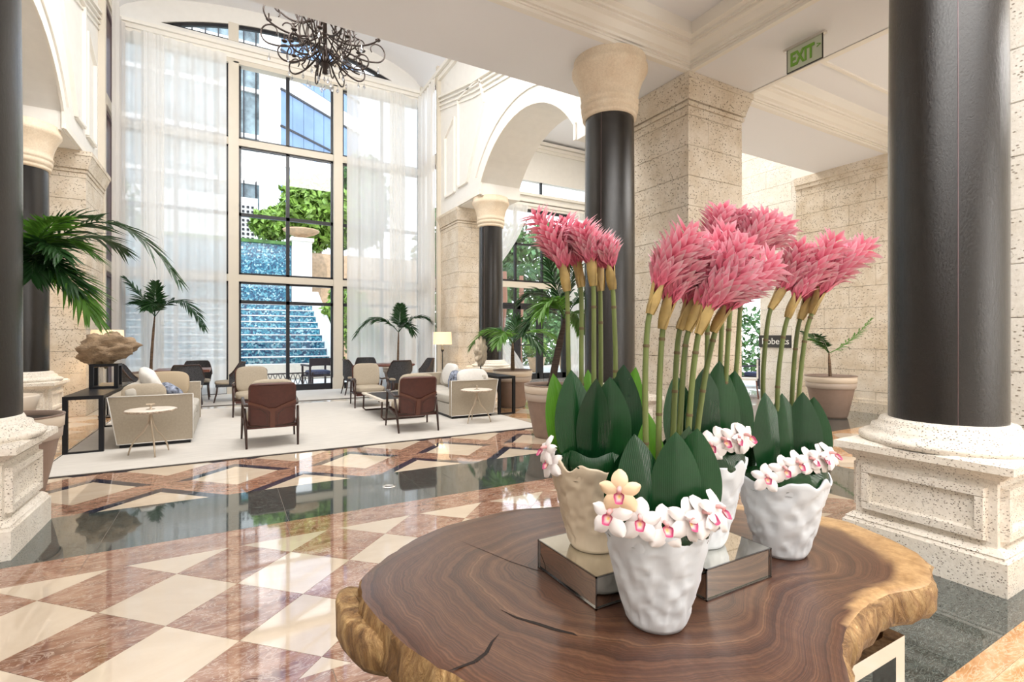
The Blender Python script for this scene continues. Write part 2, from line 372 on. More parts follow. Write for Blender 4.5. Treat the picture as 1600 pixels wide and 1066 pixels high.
def empty(name, loc=(0,0,0), rz=0, label=None, cat=None, group=None, kind=None):
    o = bpy.data.objects.new(name, None); COL.objects.link(o); o.location = loc; o.rotation_euler = (0, 0, rz); o.empty_display_size = .1
    return tag(o, label, cat, group, kind)
def copy_tree(o, parent=None):
    c = o.copy(); COL.objects.link(c)
    if parent is not None: c.parent = parent
    for ch in list(o.children): copy_tree(ch, c)
    return c
def clip(poly, x0, x1, y0, y1):
    def cl(ps, ins, inter):
        out = []
        for i in range(len(ps)):
            a, b = ps[i-1], ps[i]
            if ins(b):
                if not ins(a): out.append(inter(a, b))
                out.append(b)
            elif ins(a): out.append(inter(a, b))
        return out
    def ix(x): return lambda a, b: (x, a[1]+(b[1]-a[1])*(x-a[0])/(b[0]-a[0]))
    def iy(y): return lambda a, b: (a[0]+(b[0]-a[0])*(y-a[1])/(b[1]-a[1]), y)
    for ins, it in ((lambda p: p[0] >= x0, ix(x0)), (lambda p: p[0] <= x1, ix(x1)), (lambda p: p[1] >= y0, iy(y0)), (lambda p: p[1] <= y1, iy(y1))):
        if poly: poly = cl(poly, ins, it)
    return poly
def bez(p0, p1, p2, n):
    p0, p1, p2 = Vector(p0), Vector(p1), Vector(p2)
    return [p0*(1-t)**2+p1*2*t*(1-t)+p2*t*t for t in [i/(n-1) for i in range(n)]]
# ================================================================== SETTING
floor = MB().box(-6.2, -4.5, -.12, 12.6, 15.05, 0).build('floor', 'marble_cream', kind='structure')
G = .0018
def tile(poly, mat, name='tile'):
    if len(poly) < 3: return
    ar = sum(poly[i-1][0]*poly[i][1]-poly[i][0]*poly[i-1][1] for i in range(len(poly)))/2
    if abs(ar) < .002: return
    cx = sum(p[0] for p in poly)/len(poly); cy = sum(p[1] for p in poly)/len(poly)
    q = []
    for p in poly:
        dx, dy = cx-p[0], cy-p[1]; L = math.hypot(dx, dy) or 1; q.append((p[0]-cx+dx/L*G, p[1]-cy+dy/L*G))
    MB().prism(q, -.006, .003).build(name, mat, floor, (cx, cy, 0))
def rect(x0, x1, y0, y1): return [(x0, y0), (x1, y0), (x1, y1), (x0, y1)]
MB().box(-6.1, -1, -.01, 11.6, 6.83, .0012).build('grout_bed', 'grout', floor)
# dark bands under the colonnades
for (ya, yb) in ((4.32, 5.33), (.95, 1.96)):
    x = -4.38
    while x < 10.7:
        tile(rect(x, min(x+1.2, 10.75), ya, yb), 'marble_green'); x += 1.2
for (ya, yb) in ((-.4, .95), (1.96, 3.14), (3.14, 4.32), (5.33, 6.83)):
    tile(rect(4.87, 5.99, ya, yb), 'marble_green'); 
    if ya > 1: tile(rect(-3.1, -2.0, ya, yb), 'marble_green')
# diagonal checkerboard between the bands
def checker(X0, X1, Y0, Y1, brown, beige='marble_beige', ox=-.27, oy=3.375, p=.6425, bord=.34):
    tilesz = p/2
    for k in range(int((X1-X0)/1.2)+1):
        a = X0+k*1.2; b = min(X1, a+1.2)
        if b-a > .05:
            tile(rect(a, b, Y1-bord, Y1), brown); tile(rect(a, b, Y0, Y0+bord), brown)
    for i in range(-40, 60):
        for j in range(-30, 30):
            cx = ox+i*tilesz; cy = oy+j*tilesz
            if (i+j) % 2: continue
            if cx < X0-.4 or cx > X1+.4 or cy < Y0 or cy > Y1: continue
            d = tilesz
            poly = clip([(cx-d, cy), (cx, cy-d), (cx+d, cy), (cx, cy+d)], X0, X1, Y0+bord, Y1-bord)
            tile(poly, beige if i % 2 == 0 else brown)
checker(-2.0, 4.87, 1.96, 4.32, 'marble_brown')
checker(5.99, 10.7, 1.96, 4.32, 'marble_orange', ox=6.4, oy=3.1, p=.8, bord=.12)
checker(2.2, 4.87, -.4, .95, 'marble_orange', ox=3.45, oy=.25, p=.9, bord=.1)
# diamonds with dark chevrons between the band and the rug
def diamond(cx, cy, h=.42):
    tile(clip([(cx-h*1.0, cy), (cx, cy-h), (cx+h, cy), (cx, cy+h)], -2.0, 4.87, 5.33, 7.4), 'marble_beige')
    w = .105
    for sg in (-1, 1):
        tile(clip([(cx, cy+h), (cx, cy+h+w*1.35), (cx+sg*(h+w*1.35), cy), (cx+sg*h, cy)][::sg], -2.0, 4.87, 5.33, 7.4), 'marble_black')
def brownpiece(cx, cy, h, w):   # brown lattice strips joining the diamonds
    for sg in (-1, 1):
        a = (cx, cy+h+w); b = (cx+sg*(h+w), cy)
        L = .72-.0
for i in range(-1, 6):
    for (ox, oy) in ((0, 6.05), (.625, 5.33), (.625, 6.77)):
        diamond(-1.17+1.25*i+ox, oy, .40)
for i in range(-2, 6):       # brown bands are cut in pieces along the lattice
    for j, yy in enumerate((5.33, 5.83, 6.33)):
        x0 = max(-2.0, -1.8+1.25*i+.4*j); x1 = min(4.87, -1.8+1.25*(i+1)+.4*j)
        if x1-x0 > .1:
            cx, cy = (x0+x1)/2, yy+.25
            MB().box(x0-cx+G, -.25+G, -.006, x1-cx-G, .25-G, .0022).build('tile', 'marble_brown', floor, (cx, cy, 0))
checker(-2.95, -1.80, 6.9, 12.0, 'marble_orange', ox=-2.3, oy=7.6, p=.8, bord=.1)
checker(4.50, 5.99, 6.9, 11.9, 'marble_orange', ox=5.2, oy=7.6, p=.8, bord=.1)
tag(MB().lathe([(.0, .006), (.035, .006), (.04, .008), (.06, .008), (.065, .003)], 24).build('floor_outlet', 'outlet_metal', None, (1.37, 4.86, 0)),
    'small round metal floor outlet cover set in the dark marble band', 'outlet')

# rugs
r = empty('rug', (1.35, 9.35, 0), 0, 'large pale beige woven rug under the sofas and lounge chairs', 'rug')
MB().box(-3.1, -2.5, .003, 3.1, 2.52, .016).build('pile', 'rug_wool', r)
m_ = MB(); 
for (a, b, c, d) in ((-3.12, -2.53, 3.12, -2.5), (-3.12, 2.52, 3.12, 2.55), (-3.12, -2.5, -3.1, 2.52), (3.1, -2.5, 3.12, 2.52)): m_.box(a, b, .003, c, d, .012)
m_.build('binding', 'rug_edge', r)
r = empty('rug', (1.46, 13.55, 0), 0, 'pale rug along the tall window under the dining tables', 'rug')
MB().box(-3.3, -1.15, .0, 3.3, 1.2, .014).build('pile', 'rug_wool', r)
MB().box(-3.3, -1.18, .0, 3.3, -1.15, .012).build('binding', 'rug_edge', r)

# ---- low ceiling with beams and coffers
ZC = 4.9
ceil = MB()
ceil.box(-6.2, -4.5, ZC, 10.8, 1.2, 5.4); ceil.box(-6.2, 1.2, ZC, -2.3, 5.8, 5.4)
ceil.box(-2.3, 4.53, ZC, 5.2, 5.8, 5.4); ceil.box(5.2, 1.2, ZC, 6.45, 5.8, 5.4); ceil.box(6.45, 4.7, ZC, 10.8, 5.8, 5.4)
ceil.box(10.8, 1.2, ZC, 11.2, 5.8, 5.4); ceil.box(6.45, 5.8, ZC, 10.8, 6.05, 5.4); 
ceil.box(-2.3, 1.2, 5.3, 5.2, 4.53, 5.4); ceil.box(6.45, 1.2, 5.3, 10.8, 4.7, 5.4)
ceil = ceil.build('ceiling', 'ceiling_paint', kind='structure')
def crown(x0, x1, y0, y1):
    prof = [(-.06, 4.893), (.012, 4.893), (.012, 4.93), (.03, 4.93), (.03, 4.95), (.06, 4.95), (.06, 4.985), (.10, 5.0), (.15, 5.06), (.19, 5.075), (.19, 5.10), (.225, 5.10), (.225, 5.13), (.28, 5.15), (.28, 5.30)]
    mb = MB(); vs = []
    for (i, z) in prof: vs += [(x0+i, y0+i, z), (x1-i, y0+i, z), (x1-i, y1-i, z), (x0+i, y1-i, z)]
    fs = []
    for k in range(len(prof)-1):
        for q in range(4): fs.append((k*4+q, (k+1)*4+q, (k+1)*4+(q+1) % 4, k*4+(q+1) % 4))
    mb.add(vs, fs); mb.build('crown_moulding', 'trim_paint', ceil)
    i = .72; mb = MB()
    for w, z in ((.05, 5.275),):
        mb.box(x0+i, y0+i, z, x1-i, y0+i+w, 5.3); mb.box(x0+i, y1-i-w, z, x1-i, y1-i, 5.3)
        mb.box(x0+i, y0+i+w, z, x0+i+w, y1-i-w, 5.3); mb.box(x1-i-w, y0+i+w, z, x1-i, y1-i-w, 5.3)
    mb.build('panel_moulding', 'trim_paint', ceil)
crown(-2.3, 5.2, 1.2, 4.53); crown(6.45, 10.8, 1.2, 4.7)

# ---- tall bay
XL, XR = -2.37, 5.3
def arc_z(y):  # arch intrados
    R = 2.27; c = 6.18-R; dy = y-8.98; return c+math.sqrt(max(0, R*R-dy*dy))
ARC = [(8.98+1.88*math.cos(t), 0) for t in [PI*i/24 for i in range(25)]]
ARC = [(y, arc_z(y)) for y, _ in ARC]
def arch_wall(name, x0, x1, face):
    poly = [(5.8, 4.9), (7.1, 4.9), (7.1, 5.18)]+ARC[::-1][1:-1]+[(10.86, 5.18), (10.86, 4.88), (13.6, 4.88), (13.6, 9.3), (5.8, 9.3)]
    wroot = MB().prism(poly, x0, x1, 'x').build(name, 'wall_paint', kind='structure')
    s = -1 if face > 0 else 1        # side that faces the bay
    xf = x0 if s < 0 else x1
    def strip(pts, w, d, nm, off=0):
        mb = MB()
        for a, b in zip(pts[:-1], pts[1:]):
            mb.bar((xf+s*d/2, a[0], a[1]), (xf+s*d/2, b[0], b[1]), d, w)
        mb.build(nm, 'trim_paint', wroot)
    def off(pts, k): # radial offset
        return [(8.98+(y-8.98)*(1+k/2.2), 3.91+(z-3.91)*(1+k/2.27)) for y, z in pts]
    strip([(7.1, 4.9)]+ARC[::-1]+[(10.86, 4.9)], .07, .035, 'arch_moulding')
    o1 = off(ARC, .34); strip(o1, .045, .03, 'arch_moulding')
    # raised panels between arch and the pier
    for (ya, yb, za, zb) in ((12.45, 13.1, 5.35, 7.35), (11.45, 12.2, 5.4, 7.7)):
        if ya < 12: pp = [(ya, 5.75), (ya+.18, za), (yb, za), (yb, zb), (ya-.55, zb), (ya-.8, 7.0), (ya, 5.75)]
        else: pp = [(ya, za), (yb, za), (yb, zb-.35), (ya, zb), (ya, za)]
        strip(pp, .05, .06, 'panel_moulding')
    # rising band mouldings of the vault haunch
    for k in range(4):
        strip([(13.5, 7.95+.12*k), (11.3, 7.4+.12*k), (9.2, 7.05+.12*k), (8.0, 6.98+.12*k)], .035+.02*(k == 3), .03+.015*k, 'cornice_moulding')
    strip([(10.86, 4.95), (12.2, 4.95)], .10, .05, 'impost_moulding')
    strip([(5.8, 8.95), (15, 8.95)], .10, .16, 'cornice_moulding'); strip([(5.8, 8.83), (15, 8.83)], .12, .08, 'cornice_moulding')
    return wroot
arch_wall('wall_right', XR, XR+1.07, 1)
arch_wall('wall_left', XL-1.07, XL, -1)
# vault over the bay, front fascia, end wall with lunette
def vz(x): 
    t = (x-1.46)/3.84; return 9.15+1.15*math.sqrt(max(0, 1-t*t*.98))-.16
mb = MB(); mb.grid(lambda u, v: (-2.37+7.67*u, 5.8+9.3*v, vz(-2.37+7.67*u)), 33, 2); mb.grid(lambda u, v: (5.3-7.67*u, 5.8+9.3*v, vz(5.3-7.67*u)+.1), 33, 2)
mb.box(-3.5, 5.6, 5.4, 6.5, 5.8, 10.6)
vault = mb.build('ceiling_vault', 'ceiling_paint', kind='structure')
for yy in (12.2, 9.6, 7.2):
    m_ = MB(); m_.grid(lambda u, v: (-2.37+7.67*u, yy+.22*v, vz(-2.37+7.67*u)-.07), 33, 2, smooth=True)
    for q in (0, 1): m_.grid(lambda u, v: (-2.37+7.67*u, yy+.22*q, vz(-2.37+7.67*u)-.07*v), 33, 2)
    m_.build('vault_rib', 'trim_paint', vault)
YW = 15.0
lun = lambda x: 9.2+.56*max(0, 1-((x-1.45)/2.88)**2)
LX = [-1.42+5.74*i/20 for i in range(21)]
vt = [( -2.37+7.67*i/20, vz(-2.37+7.67*i/20)+.1) for i in range(21)]
wb_ = MB()
# wall pieces round the lunette: band below, spandrels above
wb_.box(-2.4, YW, 8.72, 5.33, YW+.25, 9.2)
for i in range(20):
    x0, x1 = LX[i], LX[i+1]; wb_.prism([(x0, lun(x0)), (x1, lun(x1)), (x1, vz(x1)+.1), (x0, vz(x0)+.1)], YW, YW+.25, 'y')
wb_.prism([(-2.4, 9.2), (LX[0], 9.2), (LX[0], vz(LX[0])+.1), (-2.4, vz(-2.3)+.1)], YW, YW+.25, 'y')
wb_.prism([(LX[-1], 9.2), (5.33, 9.2), (5.33, vz(5.2)+.1), (LX[-1], vz(LX[-1])+.1)], YW, YW+.25, 'y')
wback = wb_.build('wall_back', 'wall_paint', kind='structure')
mb = MB(); mb.box(-2.37, YW-.07, 8.72, 5.3, YW, 8.84); mb.box(-2.37, YW-.13, 8.84, 5.3, YW, 8.94); mb.box(-2.37, YW-.2, 8.94, 5.3, YW, 9.02)
mb.build('cornice_moulding', 'trim_paint', wback)
# windows of the bay
def tall_window(name, x0, x1, z1, trans, blackbars, vcount, door=False):
    w = MB(); w.box(x0-.12 if x0 > -2 else x0, YW-.05, 0, x0, YW+.2, z1); w.box(x1, YW-.05, 0, x1+.12 if x1 < 5 else x1, YW+.2, z1)
    root = w.build(name, 'window_cream', kind='structure')
    for zb in trans: MB().box(x0, YW-.02, zb-.09, x1, YW+.15, zb+.09).build('transom', 'window_cream', root)
    lv = [0.0]+[zz for z_ in trans for zz in (z_-.09, z_+.09)]+[z1]
    for q in range(0, len(lv)-1, 2):
        a, b = lv[q], lv[q+1]; fr = MB(); t = .055; y0, y1 = YW+.04, YW+.12
        fr.box(x0, y0, a, x0+t, y1, b); fr.box(x1-t, y0, a, x1, y1, b); fr.box(x0, y0, b-t, x1, y1, b); fr.box(x0, y0, a, x1, y1, a+(t if a > 0 else .16))
        for k in range(1, vcount): 
            xm = x0+(x1-x0)*k/vcount; fr.box(xm-.045, y0, a, xm+.045, y1, b)
        for zb in blackbars:
            if a < zb < b: fr.box(x0, y0, zb-.045, x1, y1, zb+.045)
        fo = fr.build('frame', 'frame_black', root)
        MB().box(x0+t, YW+.075, a+t, x1-t, YW+.085, b-t).build('pane', 'pane_glass', root)
    return root
tall_window('window_1', -2.25, .02, 8.62, [3.02, 6.58], [2.40, 4.70], 2)
tall_window('window_2', .26, 2.63, 8.66, [3.02, 6.58], [2.40, 4.70], 2)
tall_window('window_3', 2.87, 5.2, 8.62, [3.02, 6.58], [2.40, 4.70], 2)
mb = MB(); mb.box(-2.4, YW-.05, 8.6, 5.33, YW+.2, 8.73)
mb.build('window_head', 'window_cream', wback)
for xx in (.14, 2.75):
    mb = MB(); mb.box(xx-.12, YW-.1, 0, xx+.12, YW-.05, 8.6); mb.box(xx-.15, YW-.14, 0, xx+.15, YW-.04, .32); mb.box(xx-.135, YW-.12, .32, xx+.135, YW-.05, .36)
    mb.build('pilaster', 'window_cream', wback)
# lunette window
fr = MB()
for a, b in zip(LX[:-1], LX[1:]): fr.bar((a, YW+.08, lun(a)-.04), (b, YW+.08, lun(b)-.04), .08, .09)
fr.box(-1.42, YW+.04, 9.2, 4.32, YW+.12, 9.245)
lw = fr.build('window_4', 'frame_black', kind='structure')
mb = MB()
for xx in (.14, 2.75): mb.box(xx-.12, YW-.02, 9.2, xx+.12, YW+.14, lun(xx)+.02)
mb.build('mullion', 'window_cream', lw)
mb = MB(); mb.prism([(-1.42, 9.22)]+[(4.32, 9.22)]+[(x, lun(x)-.04) for x in LX[::-1]], YW+.07, YW+.08, 'y'); mb.build('pane', 'pane_glass', lw)
# returns of the bay with side windows
for nm, xa, xb, sgn in (('window_5', XL-.05, XL+.12, 1), ('window_6', XR-.10, XR+.05, -1)):
    mb = MB(); mb.box(xa, 13.5, 0, xb, 13.62, 9.2); mb.box(xa, 14.88, 0, xb, 15.2, 9.2)
    for zb in (3.02, 6.58, 8.9): mb.box(xa, 13.6, zb-.12, xb, 14.9, zb+.12)
    root = mb.build(nm, 'window_cream', kind='structure')
    xm = (xa+xb)/2; fr = MB()
    for (a, b) in ((0, 2.9), (3.14, 6.46), (6.7, 8.78)):
        fr.box(xm-.03, 13.62, a, xm+.03, 13.72, b); fr.box(xm-.03, 14.8, a, xm+.03, 14.88, b); fr.box(xm-.03, 13.62, b-.08, xm+.03, 14.88, b); fr.box(xm-.03, 13.62, a, xm+.03, 14.88, a+.08)
    fr.build('frame', 'frame_mauve', root)
    MB().box(xm-.005, 13.7, .05, xm+.005, 14.82, 8.75).build('pane', 'pane_glass', root)
    if sgn > 0: MB().box(xm-.025, 13.7, .05, xm-.02, 14.82, 8.75).build('blind', 'frame_mauve', root)
# ---- sheer curtains
def curtain(label, p0, p1, z0, z1, seed, folds=9, amp=.05, tie=None):
    rnd = random.Random(seed); p0 = Vector((p0[0], p0[1], 0)); p1 = Vector((p1[0], p1[1], 0)); L = (p1-p0).length; d = (p1-p0)/L; nrm = Vector((-d.y, d.x, 0))
    ph = [rnd.random()*6 for _ in range(4)]; fr = folds*L
    def off(u, zf):
        s_ = u*fr; return amp*(math.sin(s_*2+ph[0]+.6*math.sin(u*9+ph[1]))*.7+.35*math.sin(s_*3.7+ph[2]+zf*.6)+.6*math.sin(u*7+ph[3]))
    def f(u, v):
        z = z0+(z1-z0)*v; uu = u
        if tie:
            k = math.exp(-((z-tie[0])/tie[2])**2); uu = u*(1-k*.85)+tie[1]*k*.85 if z > tie[0] else u*(1-.85*math.exp(-((z-tie[0])/1.6)**2))+tie[1]*.85*math.exp(-((z-tie[0])/1.6)**2)
        p = p0+d*(uu*L)+nrm*off(u, v); return (p.x, p.y, z)
    mb = MB(); mb.grid(f, int(L*110), 24 if tie else 8)
    return tag(mb.build('sheer_curtain', 'sheer'), label, 'curtain')
curtain('white sheer curtain hanging at the left bay of the tall window', (-2.1, 14.72), (-.02, 14.72), .03, 8.70, 1)
curtain('white sheer curtain hanging at the right bay of the tall window', (2.95, 14.72), (5.05, 14.72), .03, 8.70, 2)
curtain('gathered edge of sheer curtain near the left palm', (-1.78, 14.62), (-1.32, 14.62), .03, 8.70, 11, folds=20, amp=.035)
curtain('gathered edge of sheer curtain behind the right palm', (4.15, 14.62), (4.62, 14.62), .03, 8.70, 12, folds=20, amp=.035)
curtain('white sheer curtain on the left return wall of the tall bay', (-2.12, 13.55), (-2.12, 14.68), .03, 8.75, 3, folds=14)
curtain('white sheer curtain on the right return wall of the tall bay', (5.08, 13.3), (5.08, 14.68), .03, 8.75, 4, folds=14)
curtain('sheer curtain gathered left of the aisle glass doors', (6.9, 14.6), (9.0, 14.6), .03, 5.95, 5, tie=(2.6, .0, 2.0))
curtain('sheer curtain hanging at the right end of the aisle glass doors', (10.6, 14.6), (11.5, 14.6), .03, 5.95, 6, folds=12)

# ---- aisle end walls
def aisle_end(nm, x0, x1):
    w = MB(); w.box(x0, YW, 5.95, x1, YW+.2, 6.5); w.box(x0, YW, 6.95, x1, YW+.2, 8.6)
    o = w.build(nm, 'wall_paint', kind='structure')
    mb = MB()
    for k, (z, d) in enumerate(((5.95, .05), (6.03, .12), (6.15, .18), (6.4, .1))): mb.box(x0, YW-d, z, x1, YW, z+.09)
    for k, (z, d) in enumerate(((8.0, .06), (8.1, .14), (8.22, .22))): mb.box(x0, YW-d, z, x1, YW, z+.1)
    mb.build('cornice_moulding', 'trim_paint', o)
    return o
aisle_end('wall_aisle_right', 6.37, 12.0); aisle_end('wall_aisle_left', -6.2, -3.44)
MB().box(-6.2, -4.7, 0, 12, -4.5, 5.4).build('wall_front', 'wall_paint', kind='structure'); MB().box(10.84, -4.5, 0, 11.2, .2, 4.9).build('wall_front_right', 'coral_white', kind='structure')
w = MB(); w.box(-6.2, YW, 0, -3.44, YW+.2, 5.95); w.build('wall_aisle_left_lower', 'wall_paint', kind='structure')
MB().box(-6.3, -4.5, 0, -6.1, 15.2, 8.6).build('wall_outer_left', 'wall_paint', kind='structure')
MB().box(-6.2, 5.8, 8.4, -3.4, 15.2, 8.6).build('ceiling_aisle_left', 'ceiling_paint', kind='structure')
MB().box(6.37, 5.8, 8.4, 12.0, 15.2, 8.6).build('ceiling_aisle_right', 'ceiling_paint', kind='structure')
MB().box(-6.2, 5.6, 5.4, 12, 5.8, 8.6).build('wall_fascia', 'wall_paint', kind='structure')
# aisle glazing
def glazing(nm, x0, x1, z0, z1, posts, bars, mat='frame_black', cream=()):
    mb = MB()
    for xp, w in posts: mb.box(xp-w/2, YW+.02, z0, xp+w/2, YW+.12, z1)
    for zb, w in bars: mb.box(x0, YW+.02, zb-w/2, x1, YW+.12, zb+w/2)
    o = mb.build(nm, mat, kind='structure')
    MB().box(x0, YW+.065, z0, x1, YW+.075, z1).build('pane', 'pane_glass', o)
    for zb, w in cream: MB().box(x0, YW-.04, zb-w/2, x1, YW+.02, zb+w/2).build('transom', 'window_cream', o)
    return o
glazing('window_7', 6.4, 11.9, 2.55, 5.95, [(7.5, .07), (8.65, .07), (9.75, .07), (10.8, .07)], [(2.6, .1), (3.42, .06), (4.7, .06), (5.9, .08)], cream=[(3.28, .2)])
dr = glazing('door_1', 8.7, 9.62, 0, 2.55, [(8.72, .25), (9.65, .26)], [(.1, .2), (2.5, .12)])
mb = MB().tube([(9.52, YW-.06, .95), (9.52, YW-.08, 1.0), (9.52, YW-.08, 1.3), (9.52, YW-.06, 1.35)], .012, 8); mb.build('door_handle', 'chrome', dr)
MB().box(8.75, YW-.03, 1.18, 9.6, YW, 1.22).build('push_bar', 'frame_black', dr)
dr = glazing('door_2', 9.8, 10.75, 0, 2.55, [(10.7, .2)], [(.1, .2), (2.5, .12)])
glazing('window_8', 6.4, 8.58, 0, 2.55, [(7.5, .07)], [(.1, .2), (2.5, .12), (1.2, .04)])
glazing('window_9', 10.85, 11.9, 0, 2.55, [(11.85, .1)], [(.1, .2), (2.5, .12), (1.2, .04)])
glazing('window_10', 6.4, 11.9, 6.5, 6.95, [(8.7, .06), (9.7, .06)], [])

# ---- stone: blocks are parts of wall or pier
def blocks_box(root, x0, x1, y0, y1, z0, z1, mat='coral_stone', h=.40, split=('x', 'y'), seed=0, top=None):
    rnd = random.Random(seed); z = z0; k = 0
    while z < z1-.02:
        zt = min(z+h, z1)
        if k % 2 == 0: xs = [x0, x0+(x1-x0)*.36, x1]; ys = [y0, y1]
        else: xs = [x0, x1]; ys = [y0, y0+(y1-y0)*.45, y1]
        for i in range(len(xs)-1):
            for j in range(len(ys)-1):
                a, b, c, d = xs[i], xs[i+1], ys[j], ys[j+1]; cx, cy = (a+b)/2, (c+d)/2; q = .004; pr = rnd.uniform(0, .003)
                mb = MB(); hx, hy, hz = (b-a)/2-q/2+pr, (d-c)/2-q/2+pr, (zt-z)/2-q/2; e = .005
                mb.box(-hx+e, -hy+e, -hz-.0, hx-e, hy-e, hz); mb.box(-hx, -hy, -hz+e, hx, hy, hz-e)
                mb.build('stone_block', mat, root, (cx, cy, (z+zt)/2))
        z = zt; k += 1
def pier(label, x0, x1, y0, y1, ztop, mat, seed):
    cx, cy = (x0+x1)/2, (y0+y1)/2
    p = empty('stone_pier', (cx, cy, 0), 0, label, 'pillar')
    blocks_box(p, x0-cx, x1-cx, y0-cy, y1-cy, .0, ztop-.38, mat, seed=seed)
    mb = MB(); hx, hy = (x1-x0)/2, (y1-y0)/2
    for a, b, o0, o1 in ((ztop-.38, ztop-.34, .02, .03), (ztop-.34, ztop-.31, .0, .0), (ztop-.31, ztop-.26, .035, .045), (ztop-.26, ztop-.08, .045, .10), (ztop-.08, ztop, .11, .11)):
        mb.taper(0, 0, a, b, hx+o0, hy+o0, hx+o1, hy+o1)
    mb.build('cornice', 'coral_white' if mat == 'coral_white' else 'coral_stone', p)
    m2 = MB().box(-hx+.01, -hy+.01, .0, hx-.01, hy-.01, ztop-.36); m2.build('mortar_core', 'grout', p)
pier('pitted coral stone pier behind the middle black column under the beam crossing', 5.28, 6.37, 4.62, 5.7, 4.897, 'coral_stone', 1)
pier('coral stone pier right of the tall window behind the far right column', 5.3, 6.37, 12.25, 13.5, 4.876, 'coral_stone', 2)
pier('coral stone pier left of the tall window behind the far left column', -3.4, -2.28, 12.0, 13.5, 4.876, 'coral_stone', 3)
pier('coral stone pier showing behind the foreground right black column', 5.1, 6.3, .95, 2.05, 4.897, 'coral_white', 4)
def block_wall(nm, xf, thick, y0, y1, z0, z1, mat, bw, h, seed, open_=None):
    root = MB().box(xf+.03, y0, z0, xf+thick, y1, z1) if open_ is None else MB()
    if open_:
        oy0, oy1, oz = open_; root.box(xf+.03, y0, z0, xf+thick, oy0, z1); root.box(xf+.03, oy1, z0, xf+thick, y1, z1); root.box(xf+.03, oy0, oz, xf+thick, oy1, z1)
    root = root.build(nm, 'grout', kind='structure'); rnd = random.Random(seed)
    z = z0; k = 0
    while z < z1-.05:
        zt = min(z+h, z1); y = y0-(bw/2 if k % 2 else 0)
        while y < y1-.02:
            a, b = max(y, y0), min(y+bw, y1); y += bw
            if b-a < .05: continue
            segs = [(a, b, z, zt)]
            if open_ and z < oz-.01:
                segs = []
                if a < oy0: segs.append((a, min(b, oy0), z, zt))
                if b > oy1: segs.append((max(a, oy1), b, z, zt))
                if zt > oz and b > oy0 and a < oy1: segs.append((max(a, oy0), min(b, oy1), oz, zt))
            for (p, q, zz0, zz1) in segs:
                pr = rnd.uniform(0, .006)
                MB().box(-.005-pr, -(q-p)/2+.003, -(zz1-zz0)/2+.003, .04, (q-p)/2-.003, (zz1-zz0)/2-.003).build('stone_block', mat, root, (xf, (p+q)/2, (zz0+zz1)/2))
        z = zt; k += 1
    return root
wr = block_wall('wall_far_right', 10.8, .4, .2, 6.5, 0, 4.9, 'coral_stone', .95, .41, 5)
mb = MB(); mb.box(10.74, .2, 0, 10.8, 6.5, .2); mb.box(10.76, .2, .2, 10.8, 6.5, .26); mb.build('baseboard', 'coral_stone', wr)
mb = MB(); mb.box(10.72, 4.7, 4.74, 10.8, 6.5, 4.9); mb.box(10.75, 4.7, 4.66, 10.8, 6.5, 4.74); mb.build('cornice_moulding', 'coral_stone', wr)
block_wall('wall_sign', 11.7, .4, 6.5, 15.0, 0, 8.4, 'coral_white', 1.3, .43, 6, open_=(7.96, 9.7, 2.47))
mb = MB(); mb.box(10.8, 6.5, 0, 12.1, 6.6, 4.9); mb.build('wall_return', 'coral_white', kind='structure')
MB().box(10.79, 5.8, 4.9, 12.1, 6.6, 8.4).build('wall_upper_right', 'wall_paint', kind='structure')
